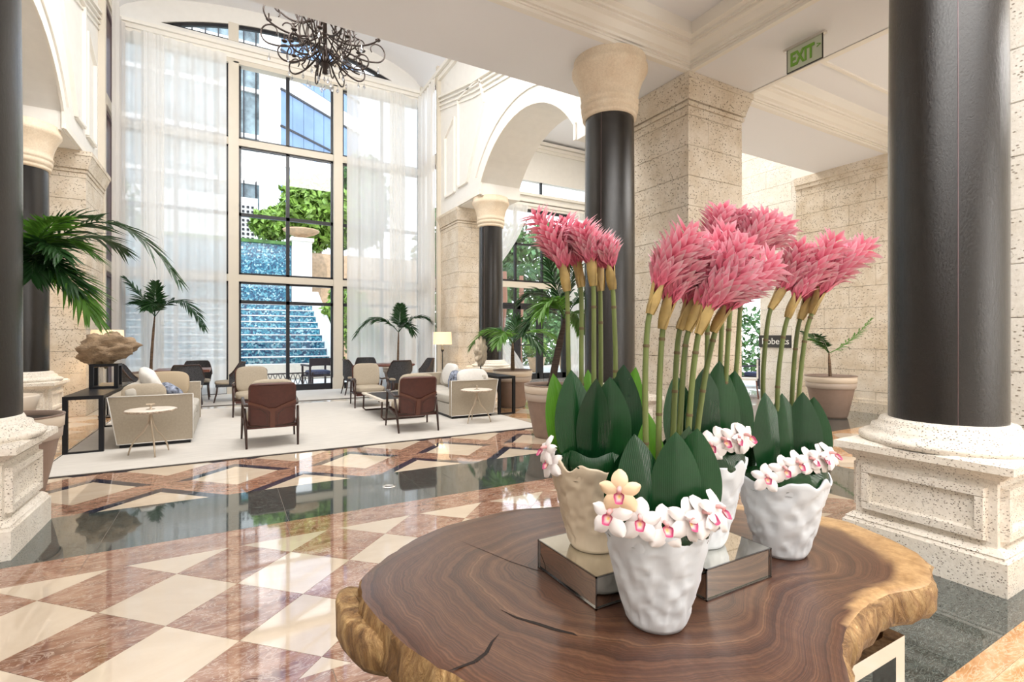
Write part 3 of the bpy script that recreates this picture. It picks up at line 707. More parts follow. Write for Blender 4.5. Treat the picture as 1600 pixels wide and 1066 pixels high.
# ================================================================== COLUMNS
def column(label, x, y, r=.31, dr=0):
    c = empty('column', (x, y, 0), 0, label, 'column')
    ps = 'pedestal_stone'; h = .43
    mb = MB()
    mb.taper(0, 0, 0, .19, h, h, h, h); mb.taper(0, 0, .19, .215, h-.005, h-.005, h-.02, h-.02); mb.taper(0, 0, .215, .245, h-.012, h-.012, h-.045, h-.045)
    mb.taper(0, 0, .245, .62, h-.06, h-.06, h-.06, h-.06)
    mb.taper(0, 0, .62, .64, h-.045, h-.045, h-.045, h-.045); mb.taper(0, 0, .64, .69, h-.03, h-.03, h+.02, h+.02); mb.taper(0, 0, .69, .735, h+.035, h+.035, h+.035, h+.035); mb.taper(0, 0, .735, .75, h+.03, h+.03, h+.0, h+.0)
    mb.build('pedestal', ps, c)
    w = h-.10; zb, zt = .28, .59       # raised frames around sunk panels on each face
    for k in range(4):
        mb = MB(); f = h-.062; o = h-.022; t = .062
        def fr(a, b, c_, d): # rect on face (u from a..b, z c..d)
            mb.add([(a, -f, c_), (b, -f, c_), (b, -f, d), (a, -f, d), (a+.012, -o, c_+.008), (b-.012, -o, c_+.008), (b-.012, -o, d-.008), (a+.012, -o, d-.008)],
                   [(3,2,1,0),(4,5,6,7),(0,1,5,4),(1,2,6,5),(2,3,7,6),(3,0,4,7)])
        fr(-w, w, zb, zb+t); fr(-w, w, zt-t, zt); fr(-w, -w+t, zb+t-.01, zt-t+.01); fr(w-t, w, zb+t-.01, zt-t+.01)
        mb.build('panel_frame', ps, c, rot=k*PI/2)
    prof = [(r+.16, .75), (r+.165, .765), (r+.15, .79), (r+.125, .80), (r+.12, .81), (r+.135, .825), (r+.13, .85), (r+.09, .862), (r+.07, .872), (r+.055, .885), (r+.06, .90), (r+.03, .912), (r-.02, .915)]
    prof = [(r+.155, .745), (r+.17, .765), (r+.17, .785), (r+.145, .80), (r+.11, .81), (r+.10, .83), (r+.095, .85), (r+.06, .862), (r+.055, .88), (r+.045, .90), (r+.01, .908), (r-.02, .91)]
    MB().lathe(prof, 64).build('base_ring', ps, c)
    r += dr
    mb = MB().lathe([(r, .90), (r, 1.8), (r, 2.8), (r*.985, 3.6), (r*.97, 4.22)], 64)
    sh = mb.build('shaft', 'column_leather', c)
    mb = MB()
    for k in range(2): a = PI*1.17+k*PI; mb.tube([((r+.0005)*math.cos(a), (r+.0005)*math.sin(a), z) for z in (.91, 2, 3)]+[((r*.97)*math.cos(a), (r*.97)*math.sin(a), 4.2)], .0022, 5)
    mb.build('seam', 'frame_mauve', sh)
    q = r*.97
    prof = [(q-.01, 4.17), (q+.03, 4.18), (q+.035, 4.22), (q+.02, 4.24), (q+.045, 4.25), (q+.055, 4.31), (q+.035, 4.33), (q+.05, 4.34), (q+.06, 4.38), (q+.045, 4.41), (q+.055, 4.45), (q+.075, 4.55), (q+.11, 4.65), (q+.155, 4.73), (q+.165, 4.75), (q+.165, 4.80), (q+.15, 4.82), (q+.145, 4.90)]
    MB().lathe(prof, 64).build('capital', 'capital_stone', c)
    return c
column('large black leather-wrapped column on a stone pedestal in the right foreground', 4.18, 1.50)
column('black column with round stone capital in the middle, behind the white flower pots', 4.18, 4.90)
column('black column at the left edge on a panelled stone pedestal', -1.655, 4.88, .325, .04)
column('far black column right of the tall window, behind the right sofa', 5.70, 11.15, .30)
column('far black column at the left, half hidden behind the big palm', -2.85, 10.95, .30)

# ================================================================== EXIT SIGN, WALL SIGN
def text(s, size, mat, parent, loc, rot, name='lettering', ext=.004, align='CENTER', bold=0.0):
    cu = bpy.data.curves.new(name, 'FONT'); cu.body = s; cu.size = size; cu.offset = bold; cu.extrude = ext; cu.align_x = align; cu.align_y = 'CENTER'
    o = bpy.data.objects.new(name, cu); dg = bpy.context.evaluated_depsgraph_get(); COL.objects.link(o); dg.update()
    me = bpy.data.meshes.new_from_object(o.evaluated_get(dg)); bpy.data.objects.remove(o)
    me.materials.clear(); me.materials.append(MT[mat])
    n = bpy.data.objects.new(name, me); COL.objects.link(n); n.parent = parent; n.location = loc; n.rotation_euler = rot; return n
ex = empty('exit_sign', (5.83, 3.41, 4.87), -PI/2, 'green and clear EXIT sign with arrow hanging under the ceiling beam', 'exit sign')
MB().box(-.24, -.03, .0, .24, .03, .03).build('housing', 'outlet_metal', ex)
MB().box(-.205, -.004, -.26, .205, .004, .0).build('panel', 'sign_glass', ex)
mb = MB(); mb.box(-.21, -.006, -.265, -.2, .006, 0); mb.box(.2, -.006, -.265, .21, .006, 0); mb.box(-.21, -.006, -.268, .21, .006, -.258); mb.build('edge_strip', 'lamp_pole', ex)
te = text('EXIT', .19, 'exit_green', ex, (-.025, -.008, -.135), (PI/2, 0, 0), bold=.006); te.scale = (.72, 1.15, 1)
t2 = text('>', .09, 'exit_green', ex, (.165, -.008, -.10), (PI/2, 0, 0), 'arrow')
sg = empty('wall_sign', (11.685, 7.56, 1.36), -PI/2, 'small dark grey name sign with white serif letters on the pale stone wall', 'sign')
MB().box(-.42, -.02, -.15, .42, .01, .15).build('board', 'sign_grey', sg)
text('Roberts', .22, 'letter_white', sg, (.02, -.024, 0), (PI/2, 0, 0))

# ================================================================== CHANDELIER
ch = empty('chandelier', (1.45, 9.04, 5.66), 0, 'wrought iron chandelier of looping scrolls with crystal drops in the tall bay', 'chandelier')
MB().lathe([(.0, .28), (.05, .30), (.04, .38), (.07, .42), (.075, .55), (.045, .62), (.05, .72), (.0, .74)], 16).build('hub', 'iron_bronze', ch)
MB().tube([(0, 0, .7), (0, 0, 4.3)], .02, 8).build('stem', 'iron_bronze', ch)
rnd = random.Random(3)
for k in range(14):
    a = 2*PI*k/14; c, s = math.cos(a), math.sin(a)
    pts = bez((.04*c, .04*s, .45), (.55*c, .55*s, .75), (.38*c, .38*s, 1.25), 9)+bez((.38*c, .38*s, 1.25), (.26*c, .26*s, 1.7), (.16*c, .16*s, 2.5), 7)[1:]
    MB().tube(pts, .011, 6).build('cage_rod', 'iron_bronze', ch)
def scroll(r0, z0, r1, z1, R, turn, n=22):   # arm in the r-z plane ending in a spiral
    pts = bez((r0, 0, z0), (r0+(r1-r0)*.55, 0, z0-.32), (r1, 0, z1), 10)
    for i in range(1, n):
        t = i/(n-1); ang = -PI/2+turn*t; rad = R*(1-.62*t); cx, cz = r1, z1+R
        pts.append(Vector((cx+rad*math.cos(ang), 0, cz+rad*math.sin(ang)+R*.0)))
    return pts
for tier, (n, r1, z0, z1, R, tw) in enumerate(((9, .86, .95, .72, .20, 5.2), (9, .60, .7, .38, .16, 5.4), (6, .70, 1.3, 1.25, .14, 5.0))):
    pts = scroll(.06, z0, r1, z1, R, tw); mb = MB().tube(pts, [.016*(1-.4*i/len(pts)) for i in range(len(pts))], 6)
    pts2 = scroll(.25, z0-.1, r1*.72, z1+.12, R*.75, -4.2+1.2*tier); mb.tube([(p.x, .05, p.z) for p in pts2], .011, 6)
    arm = mb.mesh('arm', 'iron_bronze')
    cm = MB().lathe([(.0, -.01), (.035, .0), (.05, .02), (.012, .022), (.012, .12), (.0, .125)], 10).mesh('candle_cup', 'iron_bronze')
    lf = MB()
    for q in range(3): lf.tube(bez((0, 0, 0), (.03*math.cos(q*2.1), .03*math.sin(q*2.1), .05), (.075*math.cos(q*2.1), .075*math.sin(q*2.1), .06), 5), [.008, .008, .006, .004, .002], 5)
    lm = lf.mesh('leaf_tendril', 'iron_bronze')
    for k in range(n):
        a = 2*PI*(k+.35*tier)/n
        ao = inst('arm', arm, ch, (0, 0, 0), (0, 0, a))
        inst('candle_cup', cm, ao, (r1+R*.2, 0, z1+2*R-.01)); inst('tendril', lm, ao, (r1*.6, 0, z0-.1))
cry = MB().lathe([(0, .0), (.018, .02), (.026, .045), (.012, .075), (.004, .09), (.004, .13), (0, .131)], 8, smooth=False).mesh('crystal_drop', 'crystal')
for k in range(34):
    if k < 10: a = rnd.random()*6.28; r_ = rnd.uniform(.02, .14); z = rnd.uniform(-.05, .2)
    else: a = 2*PI*k/24; r_ = .35+.33*(k % 3)*.8; z = .12+.14*(k % 3)
    inst('crystal_drop', cry, ch, (r_*math.cos(a), r_*math.sin(a), z), (0, 0, a))

# ================================================================== LOUNGE CHAIRS
def rrect(w, z0, z1, r, n=5):
    pts = []
    for cx, cz, a0 in ((w-r, z0+r, -PI/2), (w-r, z1-r, 0), (-w+r, z1-r, PI/2), (-w+r, z0+r, PI)):
        for i in range(n): a = a0+PI/2*i/(n-1); pts.append((cx+r*math.cos(a), cz+r*math.sin(a)))
    return pts
def lounge_chair(name, label, group, brown=True):
    t = empty(name, (0, 0, 0), 0, label, 'chair', group)
    for s in (-1, 1):
        MB().tube([(s*.345, .40, 0), (s*.335, .36, .30), (s*.33, .345, .56)], [.013, .019, .019], 8).build('leg', 'wood_dark', t)
        MB().tube([(s*.305, -.40, 0), (s*.315, -.30, .28), (s*.325, -.20, .50)], [.013, .02, .018], 8).build('leg', 'wood_dark', t)
        MB().tube([(s*.33, .39, .555), (s*.335, .30, .585), (s*.335, .05, .565), (s*.32, -.18, .535), (s*.29, -.33, .55)], [.017, .024, .022, .02, .016], 8).build('armrest', 'wood_dark', t)
        MB().tube([(s*.325, .36, .30), (s*.32, .0, .27), (s*.31, -.30, .26)], .016, 8).build('side_rail', 'wood_dark', t)
    MB().tube([(-.33, .36, .30), (.33, .36, .30)], .016, 8).tube([(-.31, -.30, .27), (.31, -.30, .27)], .016, 8).build('cross_rail', 'wood_dark', t)
    # leather back shell, leaning back and slightly curved
    T = Matrix.Translation((0, -.26, .26)) @ Matrix.Rotation(math.radians(13), 4, 'X')
    mb = MB(); mb.T = T; out = rrect(.285, 0, .60, .07)
    n = len(out); cy = lambda x, z: -.035*(1-(x/.285)**2)
    vs = [(x, cy(x, z)-.012, z) for x, z in out]+[(x, cy(x, z)+.012, z) for x, z in out]+[(x*.9, cy(x*.9, z)-.022, .3+(z-.3)*.94) for x, z in out]
    fs = [(i, (i+1) % n, (i+1) % n+n, i+n) for i in range(n)]+[tuple(range(n, 2*n))]+[(i, i+2*n, (i+1) % n+2*n, (i+1) % n) for i in range(n)]
    b = mb.add(vs, fs, 0, True)
    mb.grid(lambda u, v: ((u-.5)*.513, cy((u-.5)*.513, 0)-.0225, .02+v*.56), 11, 3)
    shell = mb.build('back_shell', 'leather_brown', t)
    mb = MB(); mb.T = T
    for s in (-1, 1):   # Y shaped strap
        pts = bez((s*.285, -.028, .345), (s*.10, -.07, .30), (s*.025, -.066, .24), 8)
        for a, b_ in zip(pts[:-1], pts[1:]): mb.bar(a, b_, .014, .035)
    mb.box(-.03, -.074, 0, .03, -.055, .27)
    mb.build('back_strap', 'leather_strap', shell)
    mb = MB(); mb.T = T
    for s in (-1, 1):
        pp = [(s*.06, .03), (s*.26, .03), (s*.265, .27), (s*.14, .25), (s*.07, .19), (s*.06, .03)]
        for a, b_ in zip(pp[:-1], pp[1:]): mb.bar((a[0], -.058+.03*(abs(a[0])/.26)**2, a[1]), (b_[0], -.058+.03*(abs(b_[0])/.26)**2, b_[1]), .006, .008)
    mb.build('stitching', 'wood_dark', shell)
    cu = 'linen_taupe'
    MB().rbox(0, .07, .355, .58, .62, .13, .15, e=.4).build('seat_cushion', cu, t)
    mb = MB(); mb.T = Matrix.Translation((0, -.17, .40)) @ Matrix.Rotation(math.radians(14), 4, 'X'); mb.rbox(0, 0, .24, .55, .14, .50, 0, e=.45)
    mb.build('back_cushion', cu, t)
    MB().box(-.30, -.30, .235, .30, .36, .285).build('seat_sling', 'leather_brown', t)
    return t
lc = lounge_chair('lounge_chair', 'brown leather backed lounge chair seen from behind, left of the carpet centre', 'lounge chairs on the beige rug')
def put_chair(src, x, y, rz, label, first=False):
    o = src if first else copy_tree(src); o.location = (x, y, .016); o.rotation_euler = (0, 0, rz); o['label'] = label; return o
put_chair(lc, 2.57, 7.76, -.08, 'brown leather backed lounge chair seen from behind beside the right sofa')
put_chair(lc, .42, 10.75, PI+.03, 'taupe cushioned lounge chair facing the camera behind the left brown chair')
put_chair(lc, 2.62, 10.85, PI-.05, 'taupe cushioned lounge chair facing the camera in front of the round dining table')
put_chair(lc, .52, 7.70, -.0, lc['label'], True)

# ================================================================== COFFEE TABLE
ct = empty('coffee_table', (2.72, 9.35, .016), 0, 'low rectangular coffee table with pale stone rim, dark glass and bronze sled legs', 'coffee table')
mb = MB(); w, l, z = .42, .72, .36
mb.box(-w, -l, z-.03, w, -l+.07, z); mb.box(-w, l-.07, z-.03, w, l, z); mb.box(-w, -l+.07, z-.03, -w+.07, l-.07, z); mb.box(w-.07, -l+.07, z-.03, w, l-.07, z); mb.build('top_rim', 'petrified_top', ct)
MB().box(-w+.07, -l+.07, z-.02, w-.07, l-.07, z-.005).build('top_inlay', 'black_lacquer', ct)
for yy in (-l+.05, l-.05):
    MB().tube([(-w+.03, yy, z-.03), (-w+.02, yy, .06), (-w+.06, yy, .02), (w-.06, yy, .02), (w-.02, yy, .06), (w-.03, yy, z-.03)], .016, 8).build('sled_leg', 'wood_dark', ct)

# ================================================================== SOFAS, CONSOLES, SIDE TABLES
def sofa(label, x, y, rz, flip):
    s = empty('sofa', (x, y, .016), rz, label, 'sofa'); L = 1.12   # faces +y, long in x
    MB().box(-L+.04, -.38, .0, L-.04, .40, .06).build('plinth', 'black_lacquer', s)
    MB().box(-L+.09, -.33, .05, L-.09, .42, .25).build('base', 'linen_grey', s)
    for q in (-1, 1):
        mb = MB(); x0, x1 = (q*L, q*(L-.10)); a, b = min(x0, x1), max(x0, x1)
        mb.prism([(-.40, .05), (.43, .05), (.43, .67), (-.50, .67)], a, b, 'x'); o = mb.build('arm', 'linen_taupe', s)
        m2 = MB(); xe = q*(L+.002)
        for p0, p1 in (((-.40, .05), (-.50, .67)), ((-.50, .67), (.43, .67)), ((.43, .67), (.43, .05)), ((.43, .05), (-.40, .05))): m2.tube([(xe, p0[0], p0[1]), (xe, p1[0], p1[1])], .006, 6)
        m2.build('piping', 'linen_white', o)
    mb = MB(); mb.prism([(-.40, .05), (-.28, .05), (-.36, .67), (-.50, .67)], -L+.1, L-.1, 'x'); mb.build('back', 'linen_taupe', s)
    for q in (-1, 1):
        MB().rbox(q*.505, .07, .33, .99, .72, .17, .12, e=.3).build('seat_cushion', 'linen_grey', s)
        mb = MB(); mb.T = Matrix.Translation((q*.5, -.22, .42)) @ Matrix.Rotation(math.radians(12), 4, 'X'); mb.rbox(0, 0, .18, .98, .20, .42, 0, e=.5); mb.build('back_cushion', 'linen_grey', s)
    return s
sofa('taupe linen sofa at the left with its side panel to the camera', -.84, 9.27, -PI/2, 1)
sofa('pale linen sofa at the right with its side panel to the camera', 3.86, 9.35, PI/2, 1)
def pillow(label, loc, rot, size, mat, grp=None):
    mb = MB(); mb.rbox(0, 0, 0, size[0], size[1], size[2], .0, e=.55)
    # pinch the corners
    for v in mb.v:
        k = (abs(v.x)/(size[0]/2))*(abs(v.z)/(size[2]/2)); v.y *= 1-.6*k
    o = mb.build('throw_pillow', mat, None, loc, rot); return tag(o, label, 'pillow', grp)
pillow('white crumpled throw pillow at the near end of the left sofa', (-.94, 8.78, .78), (.35, .25, -1.2), (.62, .2, .46), 'linen_white')
pillow('blue and white patterned pillow lying in the middle of the left sofa', (-.72, 9.05, .66), (.9, .1, -1.3), (.42, .16, .30), 'cushion_blue')
pillow('tan pillow standing at the far end of the left sofa', (-.86, 9.98, .69), (-.2, 0, -.05), (.62, .18, .42), 'cushion_tan')
pillow('taupe pillow leaning inside the near arm of the left sofa', (-.98, 8.38, .66), (.2, 0, PI+.1), (.5, .16, .34), 'linen_taupe')
pillow('white pillow leaning on the near arm of the right sofa', (3.95, 8.45, .68), (-.35, 0, .05), (.62, .2, .40), 'linen_white')
pillow('white pillow at the back of the right sofa', (4.02, 9.7, .70), (.2, 0, PI/2), (.6, .2, .44), 'linen_white')
pillow('dark blue pillow in the middle of the right sofa', (3.86, 9.15, .62), (.2, .2, PI/2), (.38, .14, .38), 'cushion_blue')
def console(label, x0, x1, y0, y1, h=.71):
    cx, cy = (x0+x1)/2, (y0+y1)/2; t = empty('console_table', (cx, cy, .016), 0, label, 'console table'); a, b = (x1-x0)/2, (y1-y0)/2
    MB().box(-a, -b, h-.045, a, b, h).build('top', 'black_lacquer', t)
    for sx_ in (-1, 1):
        for sy_ in (-1, 1): MB().box(sx_*a, sy_*b, 0, sx_*(a-.05), sy_*(b-.05), h-.045).build('leg', 'black_lacquer', t)
    for sy_ in (-1, 1): MB().box(-a+.05, sy_*b, 0, a-.05, sy_*(b-.05), .02).build('stretcher', 'black_lacquer', t)
    return t
console('black console table along the back of the left sofa', -1.76, -1.36, 8.06, 10.3)
console('black console table along the back of the right sofa', 4.40, 4.76, 8.28, 10.3)
def side_table(label, x, y, rz):
    t = empty('side_table', (x, y, .016), rz, label, 'side table', 'petrified wood side tables')
    rnd = random.Random(5); rr = [1+rnd.uniform(-.05, .05) for _ in range(28)]
    def fn(r, z, th, j): return (r*rr[int(th/(2*PI)*28+.5) % 28], z)
    MB().lathe([(0, .555), (.20, .556), (.26, .556), (.268, .55), (.262, .54), (.25, .53), (.21, .525), (0, .522)], 28, fn=fn).build('top', ['petrified_top'], t)
    MB().lathe([(.267, .553), (.276, .545), (.268, .532), (.24, .522), (.2, .519)], 28, fn=fn).build('bark_rim', 'petrified_bark', t)
    for k in range(3):
        a = k*2*PI/3+.5; c, s = math.cos(a), math.sin(a)
        pts = bez((.0*c, .0*s, .50), (.03*c, .03*s, .34), (.10*c, .10*s, .26), 6)+bez((.10*c, .10*s, .26), (.22*c, .22*s, .14), (.24*c, .24*s, 0), 7)[1:]
        MB().tube(pts, [.014-.0005*i for i in range(len(pts))], 8).build('leg', 'bronze_pale', t)
    MB().tube([(0, 0, .36), (0, 0, .525)], .014, 8).build('stem', 'bronze_pale', t)
    MB().lathe([(0, .555), (.05, .557), (.012, .565), (.012, .60), (.02, .61), (.0, .615)], 12).box(-.05, -.008, .612, .04, .008, .625).build('finial', 'bronze_pale', t)
side_table('round petrified wood side table before the left sofa panel', -.82, 7.58, .3)
side_table('round petrified wood side table before the right sofa panel', 3.70, 7.76, 1.0)

# ================================================================== SCULPTURES
st = empty('display_stand', (-1.54, 9.30, .728), .0, 'open black cube stand on the left console under the driftwood', 'stand')
mb = MB(); q = .165; e = .035
for sx_ in (-1, 1):
    for sy_ in (-1, 1):
        MB().box(sx_*q, sy_*q, .03, sx_*(q-.05), sy_*(q-.05), .31).build('post', 'black_lacquer', st)
MB().box(-q, -q, 0, q, q, .03).build('base', 'black_lacquer', st); MB().box(-q, -q, .31, q, q, .345).build('top', 'black_lacquer', st)
def blob(name, mat, fn, nu=40, nv=22):
    mb = MB(); mb.grid(fn, nu, nv, 0, True, True); return mb
def dr_(u, v):
    t = u*2*PI; p = (v-.5)*PI; d = Vector((math.cos(p)*math.cos(t), math.cos(p)*math.sin(t), math.sin(p)))
    n = noise.noise(d*2.2+Vector((3, 1, 7)))*.35+noise.noise(d*6)*.13
    k = 1+n; x = d.x*.28*k*(1+.3*abs(d.x)**3); y = d.y*.20*k; z = d.z*.235*k*(1-.25*d.x)
    return (x+.02, y, z+.20+.04*d.x)
o = blob('driftwood', 'driftwood', dr_, 56, 30).build('driftwood_sculpture', 'driftwood', None, (-1.54, 9.30, 1.085), -.1)
tag(o, 'rough brown driftwood lump sculpture resting on the black cube stand', 'sculpture')
rs = empty('coral_sculpture', (4.55, 9.35, .728), .5, 'pale swirling driftwood disc sculpture on a stand at the right console', 'sculpture')
def sw(u, v):
    t = u*2*PI; p = (v-.5)*PI; d = Vector((math.cos(p)*math.cos(t), math.cos(p)*math.sin(t), math.sin(p)))
    r_ = 1+.10*math.sin(9*math.atan2(d.z, d.x)+6*math.sqrt(d.x**2+d.z**2))+noise.noise(d*5)*.16
    return (d.x*.20*r_, d.y*.07*r_, .44+d.z*.29*r_)
blob('disc', '', sw, 60, 34).build('disc', 'driftwood_pale', rs)
MB().tube([(0, 0, .02), (0, .0, .17)], .012, 8).build('rod', 'lamp_pole', rs)
MB().box(-.09, -.07, 0, .09, .07, .03).build('foot', 'lamp_pole', rs)

# ================================================================== FLOOR LAMPS
def lamp(label, x, y, r, z0=.0):
    t = empty('floor_lamp', (x, y, .014), 0, label, 'lamp')
    MB().lathe([(0, 0), (.14, .0), (.14, .02), (.03, .035), (.0, .04)], 24).build('base', 'lamp_pole', t)
    MB().tube([(0, 0, .03), (0, 0, 1.45)], .011, 8).lathe([(.011, 1.08), (.035, 1.11), (.035, 1.14), (.011, 1.17)], 16).build('pole', 'lamp_pole', t)
    mb = MB().lathe([(r, 1.27), (r*.94, 1.58)], 32); mb.lathe([(r*.93, 1.58), (r*.99, 1.27)], 32); mb.build('shade', 'lamp_shade_lit', t)
    l = bpy.data.lights.new('bulb', 'POINT'); l.energy = 14; l.color = (1, .75, .48); l.shadow_soft_size = .06
    b = bpy.data.objects.new('bulb', l); COL.objects.link(b); b.parent = t; b.location = (0, 0, 1.42)
lamp('lit floor lamp with cream drum shade beside the right stone pier', 4.72, 11.9, .235)
lamp('lit lamp with cream shade behind the driftwood sculpture at the left', -1.90, 11.6, .25)

# ================================================================== DINING SETS
def wicker_chair(label, x, y, rz, group):
    t = empty('dining_chair', (x, y, .014), rz, label, 'chair', group)
    mb = MB()
    def f(u, v):     # barrel back wrapping the seat; faces +y
        a = PI+PI*u; z0, z1 = .40, .58+.30*min(1, 1.5*math.sin(PI*u))**1.3; r_ = .27+.03*v
        return (r_*math.cos(a), r_*math.sin(a)*1.05, z0+(z1-z0)*v)
    mb.grid(f, 25, 8); mb.grid(lambda u, v: tuple(Vector(f(u, v))*1.0+Vector((0, .018, 0))), 25, 8)
    mb.build('backrest', 'wicker_dark', t)
    pts = [f(i/24, 1) for i in range(25)]; MB().tube(pts, .014, 6).build('top_rail', 'wood_dark', t)
    MB().rbox(0, .03, .43, .54, .54, .09, .0, e=.5).build('seat', 'linen_taupe', t)
    MB().box(-.25, -.23, .34, .25, .28, .40).build('apron', 'wicker_dark', t)
    for sx_, sy_ in ((-1, 1), (1, 1), (-1, -1), (1, -1)): MB().tube([(sx_*.22, sy_*.24, .38), (sx_*.23, sy_*.26, .2), (sx_*.25, sy_*.31, 0)], [.02, .017, .013], 8).build('leg', 'wood_dark', t)
    return t
dt = empty('dining_table', (-.83, 13.1, .014), 0, 'square brown wooden dining table at the left of the tall window', 'table')
MB().box(-.5, -.5, .70, .5, .5, .755).build('tabletop', 'wood_table', dt)
MB().box(-.05, -.05, .04, .05, .05, .70).build('pedestal', 'wood_dark', dt); MB().box(-.3, -.3, 0, .3, .3, .04).build('foot', 'wood_dark', dt)
dt = empty('dining_table', (3.8, 13.1, .014), 0, 'round wooden dining table at the right of the tall window', 'table')
MB().lathe([(0, .70), (.56, .70), (.58, .725), (.56, .755), (0, .755)], 40).build('tabletop', 'wood_table', dt)
MB().lathe([(.0, 0), (.3, 0), (.28, .03), (.05, .06), (.05, .70)], 24).build('pedestal', 'wood_dark', dt)
gl_ = 'woven chairs round the left dining table'; gr_ = 'woven chairs round the right dining table'
wicker_chair('dark woven chair seen from behind at the left dining table', -.72, 12.35, 0, gl_)
wicker_chair('dark woven chair at the window side of the left dining table', -.62, 13.9, PI, gl_)
wicker_chair('dark woven chair at the left end of the left dining table', -1.68, 13.0, -PI/2, gl_)
wicker_chair('dark woven chair in profile at the right end of the left dining table', .05, 13.1, PI/2, gl_)
wicker_chair('dark woven chair seen from behind at the round dining table', 3.70, 12.2, 0, gr_)
wicker_chair('dark woven chair at the window side of the round dining table', 3.3, 13.95, PI-.2, gr_)
wicker_chair('dark woven chair on the left of the round dining table', 2.86, 13.2, -PI/2, gr_)
wicker_chair('dark woven chair on the right of the round dining table', 4.55, 12.9, PI/2, gr_)

# ================================================================== POTTED PALMS
def frond(p0, p1, p2, nl, ll, mat, parent, droop=.5, seed=0, lw=.028):
    rnd = random.Random(seed); pts = bez(p0, p1, p2, 14); mb = MB(); mb.tube(pts, [.009*(1-.75*i/13)+.001 for i in range(14)], 5)
    tot = nl
    for i in range(tot):
        t = .16+.84*i/(tot-1); k = t*13; a = min(12, int(k)); p = pts[a].lerp(pts[a+1], k-a); d = (pts[a+1]-pts[a]).normalized()
        side = d.cross(Vector((0, 0, 1))); side = side.normalized() if side.length > .1 else Vector((1, 0, 0)); up = side.cross(d)
        L = ll*(.45+.55*math.sin(PI*min(1, t*.85+.12)))*rnd.uniform(.85, 1.1)
        if t > .97: L *= .8
        for s in (-1, 1):
            dir_ = (side*s*(.85-.45*t)+d*(.45+.5*t)+up*rnd.uniform(-.12, .30)).normalized(); w = lw*rnd.uniform(.8, 1.15)
            m_ = p+dir_*L*.5+Vector((0, 0, -droop*L*.15)); e = p+dir_*L*.96+Vector((0, 0, -droop*L*.62)); wv = dir_.cross(up); wv = wv.normalized()*w/2 if wv.length > .01 else side*w/2
            h = up*w*.22
            mb.add([p, p+dir_*L*.22-wv*.9+h*0, p+dir_*L*.22+wv*.9, m_-wv, m_+wv, m_-h, e, p+dir_*L*.22-h], [(0, 1, 7), (0, 7, 2), (1, 3, 5, 7), (7, 5, 4, 2), (3, 6, 5), (5, 6, 4)], 0, False)
    return mb.build('frond', mat, parent)
def palm(label, x, y, z0, pr, ph, crown, fr, bark='palm_trunk', tr=.035, seed=0, pot=True, nl=30, ll=.30, lw=.03):
    # local axes: x to the right as seen from the hall entrance, y away from it
    t = empty('potted_palm', (x, y, z0), -math.radians(29.5), label, 'potted palm')
    if pot:
        prof = [(0, 0), (pr*.62, 0), (pr*.66, ph*.05), (pr*.86, ph*.55), (pr*.93, ph*.78)]
        MB().lathe(prof, 40).build('pot', 'pot_clay', t)
        MB().lathe([(pr*.93, ph*.70), (pr*.965, ph*.72), (pr*.98, ph*.83), (pr*.95, ph*.84)], 40).build('lower_band', 'pot_band_mid', t)
        MB().lathe([(pr*.95, ph*.835), (pr*1.0, ph*.85), (pr*1.01, ph*.97), (pr*.99, ph*.985)], 40).build('upper_band', 'pot_band', t)
        MB().lathe([(pr*.99, ph*.98), (pr*1.02, ph*.985), (pr*1.02, ph), (pr*.93, ph), (pr*.92, ph*.93)], 40).build('rim', 'pot_clay', t)
        MB().lathe([(0, ph*.955), (pr*.93, ph*.94)], 40, fn=lambda r, z, th, j: (r, z)).build('soil', 'soil', t)
    cx, cz = crown; pts = bez((0, 0, ph*.93), (cx*.1, 0, cz*.55), (cx, 0, cz), 9)
    MB().tube(pts, [tr*1.5, tr*1.15]+[tr]*3+[tr*.9]*2+[tr*.7, tr*.4], 10).build('trunk', bark, t)
    base = Vector((cx, 0, cz-.03))
    for i, (dx, dy, dz, ax, ay, az, mt) in enumerate(fr):
        frond(base, base+Vector((ax, ay, az)), base+Vector((dx, dy, dz)), nl, ll, mt, t, seed=seed*50+i, droop=.45, lw=lw)
    return t
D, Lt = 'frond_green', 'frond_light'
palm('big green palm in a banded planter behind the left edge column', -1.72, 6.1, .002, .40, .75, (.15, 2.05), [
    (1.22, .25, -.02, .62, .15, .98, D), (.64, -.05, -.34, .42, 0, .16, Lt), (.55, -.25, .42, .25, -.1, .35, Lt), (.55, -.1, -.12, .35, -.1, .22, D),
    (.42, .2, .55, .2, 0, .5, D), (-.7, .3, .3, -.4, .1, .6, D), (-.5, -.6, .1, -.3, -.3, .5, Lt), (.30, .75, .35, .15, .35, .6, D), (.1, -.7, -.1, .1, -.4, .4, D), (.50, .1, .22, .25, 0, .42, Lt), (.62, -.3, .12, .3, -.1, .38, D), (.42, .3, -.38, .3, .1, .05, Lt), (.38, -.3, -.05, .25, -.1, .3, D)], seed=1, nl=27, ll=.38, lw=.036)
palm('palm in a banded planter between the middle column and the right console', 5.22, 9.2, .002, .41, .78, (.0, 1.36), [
    (-.86, -.1, -.05, -.45, -.05, .55, Lt), (-.45, .3, .15, -.3, .1, .5, D), (.95, .1, .06, .5, .05, .5, Lt), (.1, .1, .58, .05, .1, .3, D), (.55, -.5, -.1, .3, -.3, .4, D), (.3, .7, .3, .1, .4, .5, D), (-.3, -.55, .0, -.15, -.3, .45, Lt)], seed=2, ll=.42, lw=.045, tr=.045)
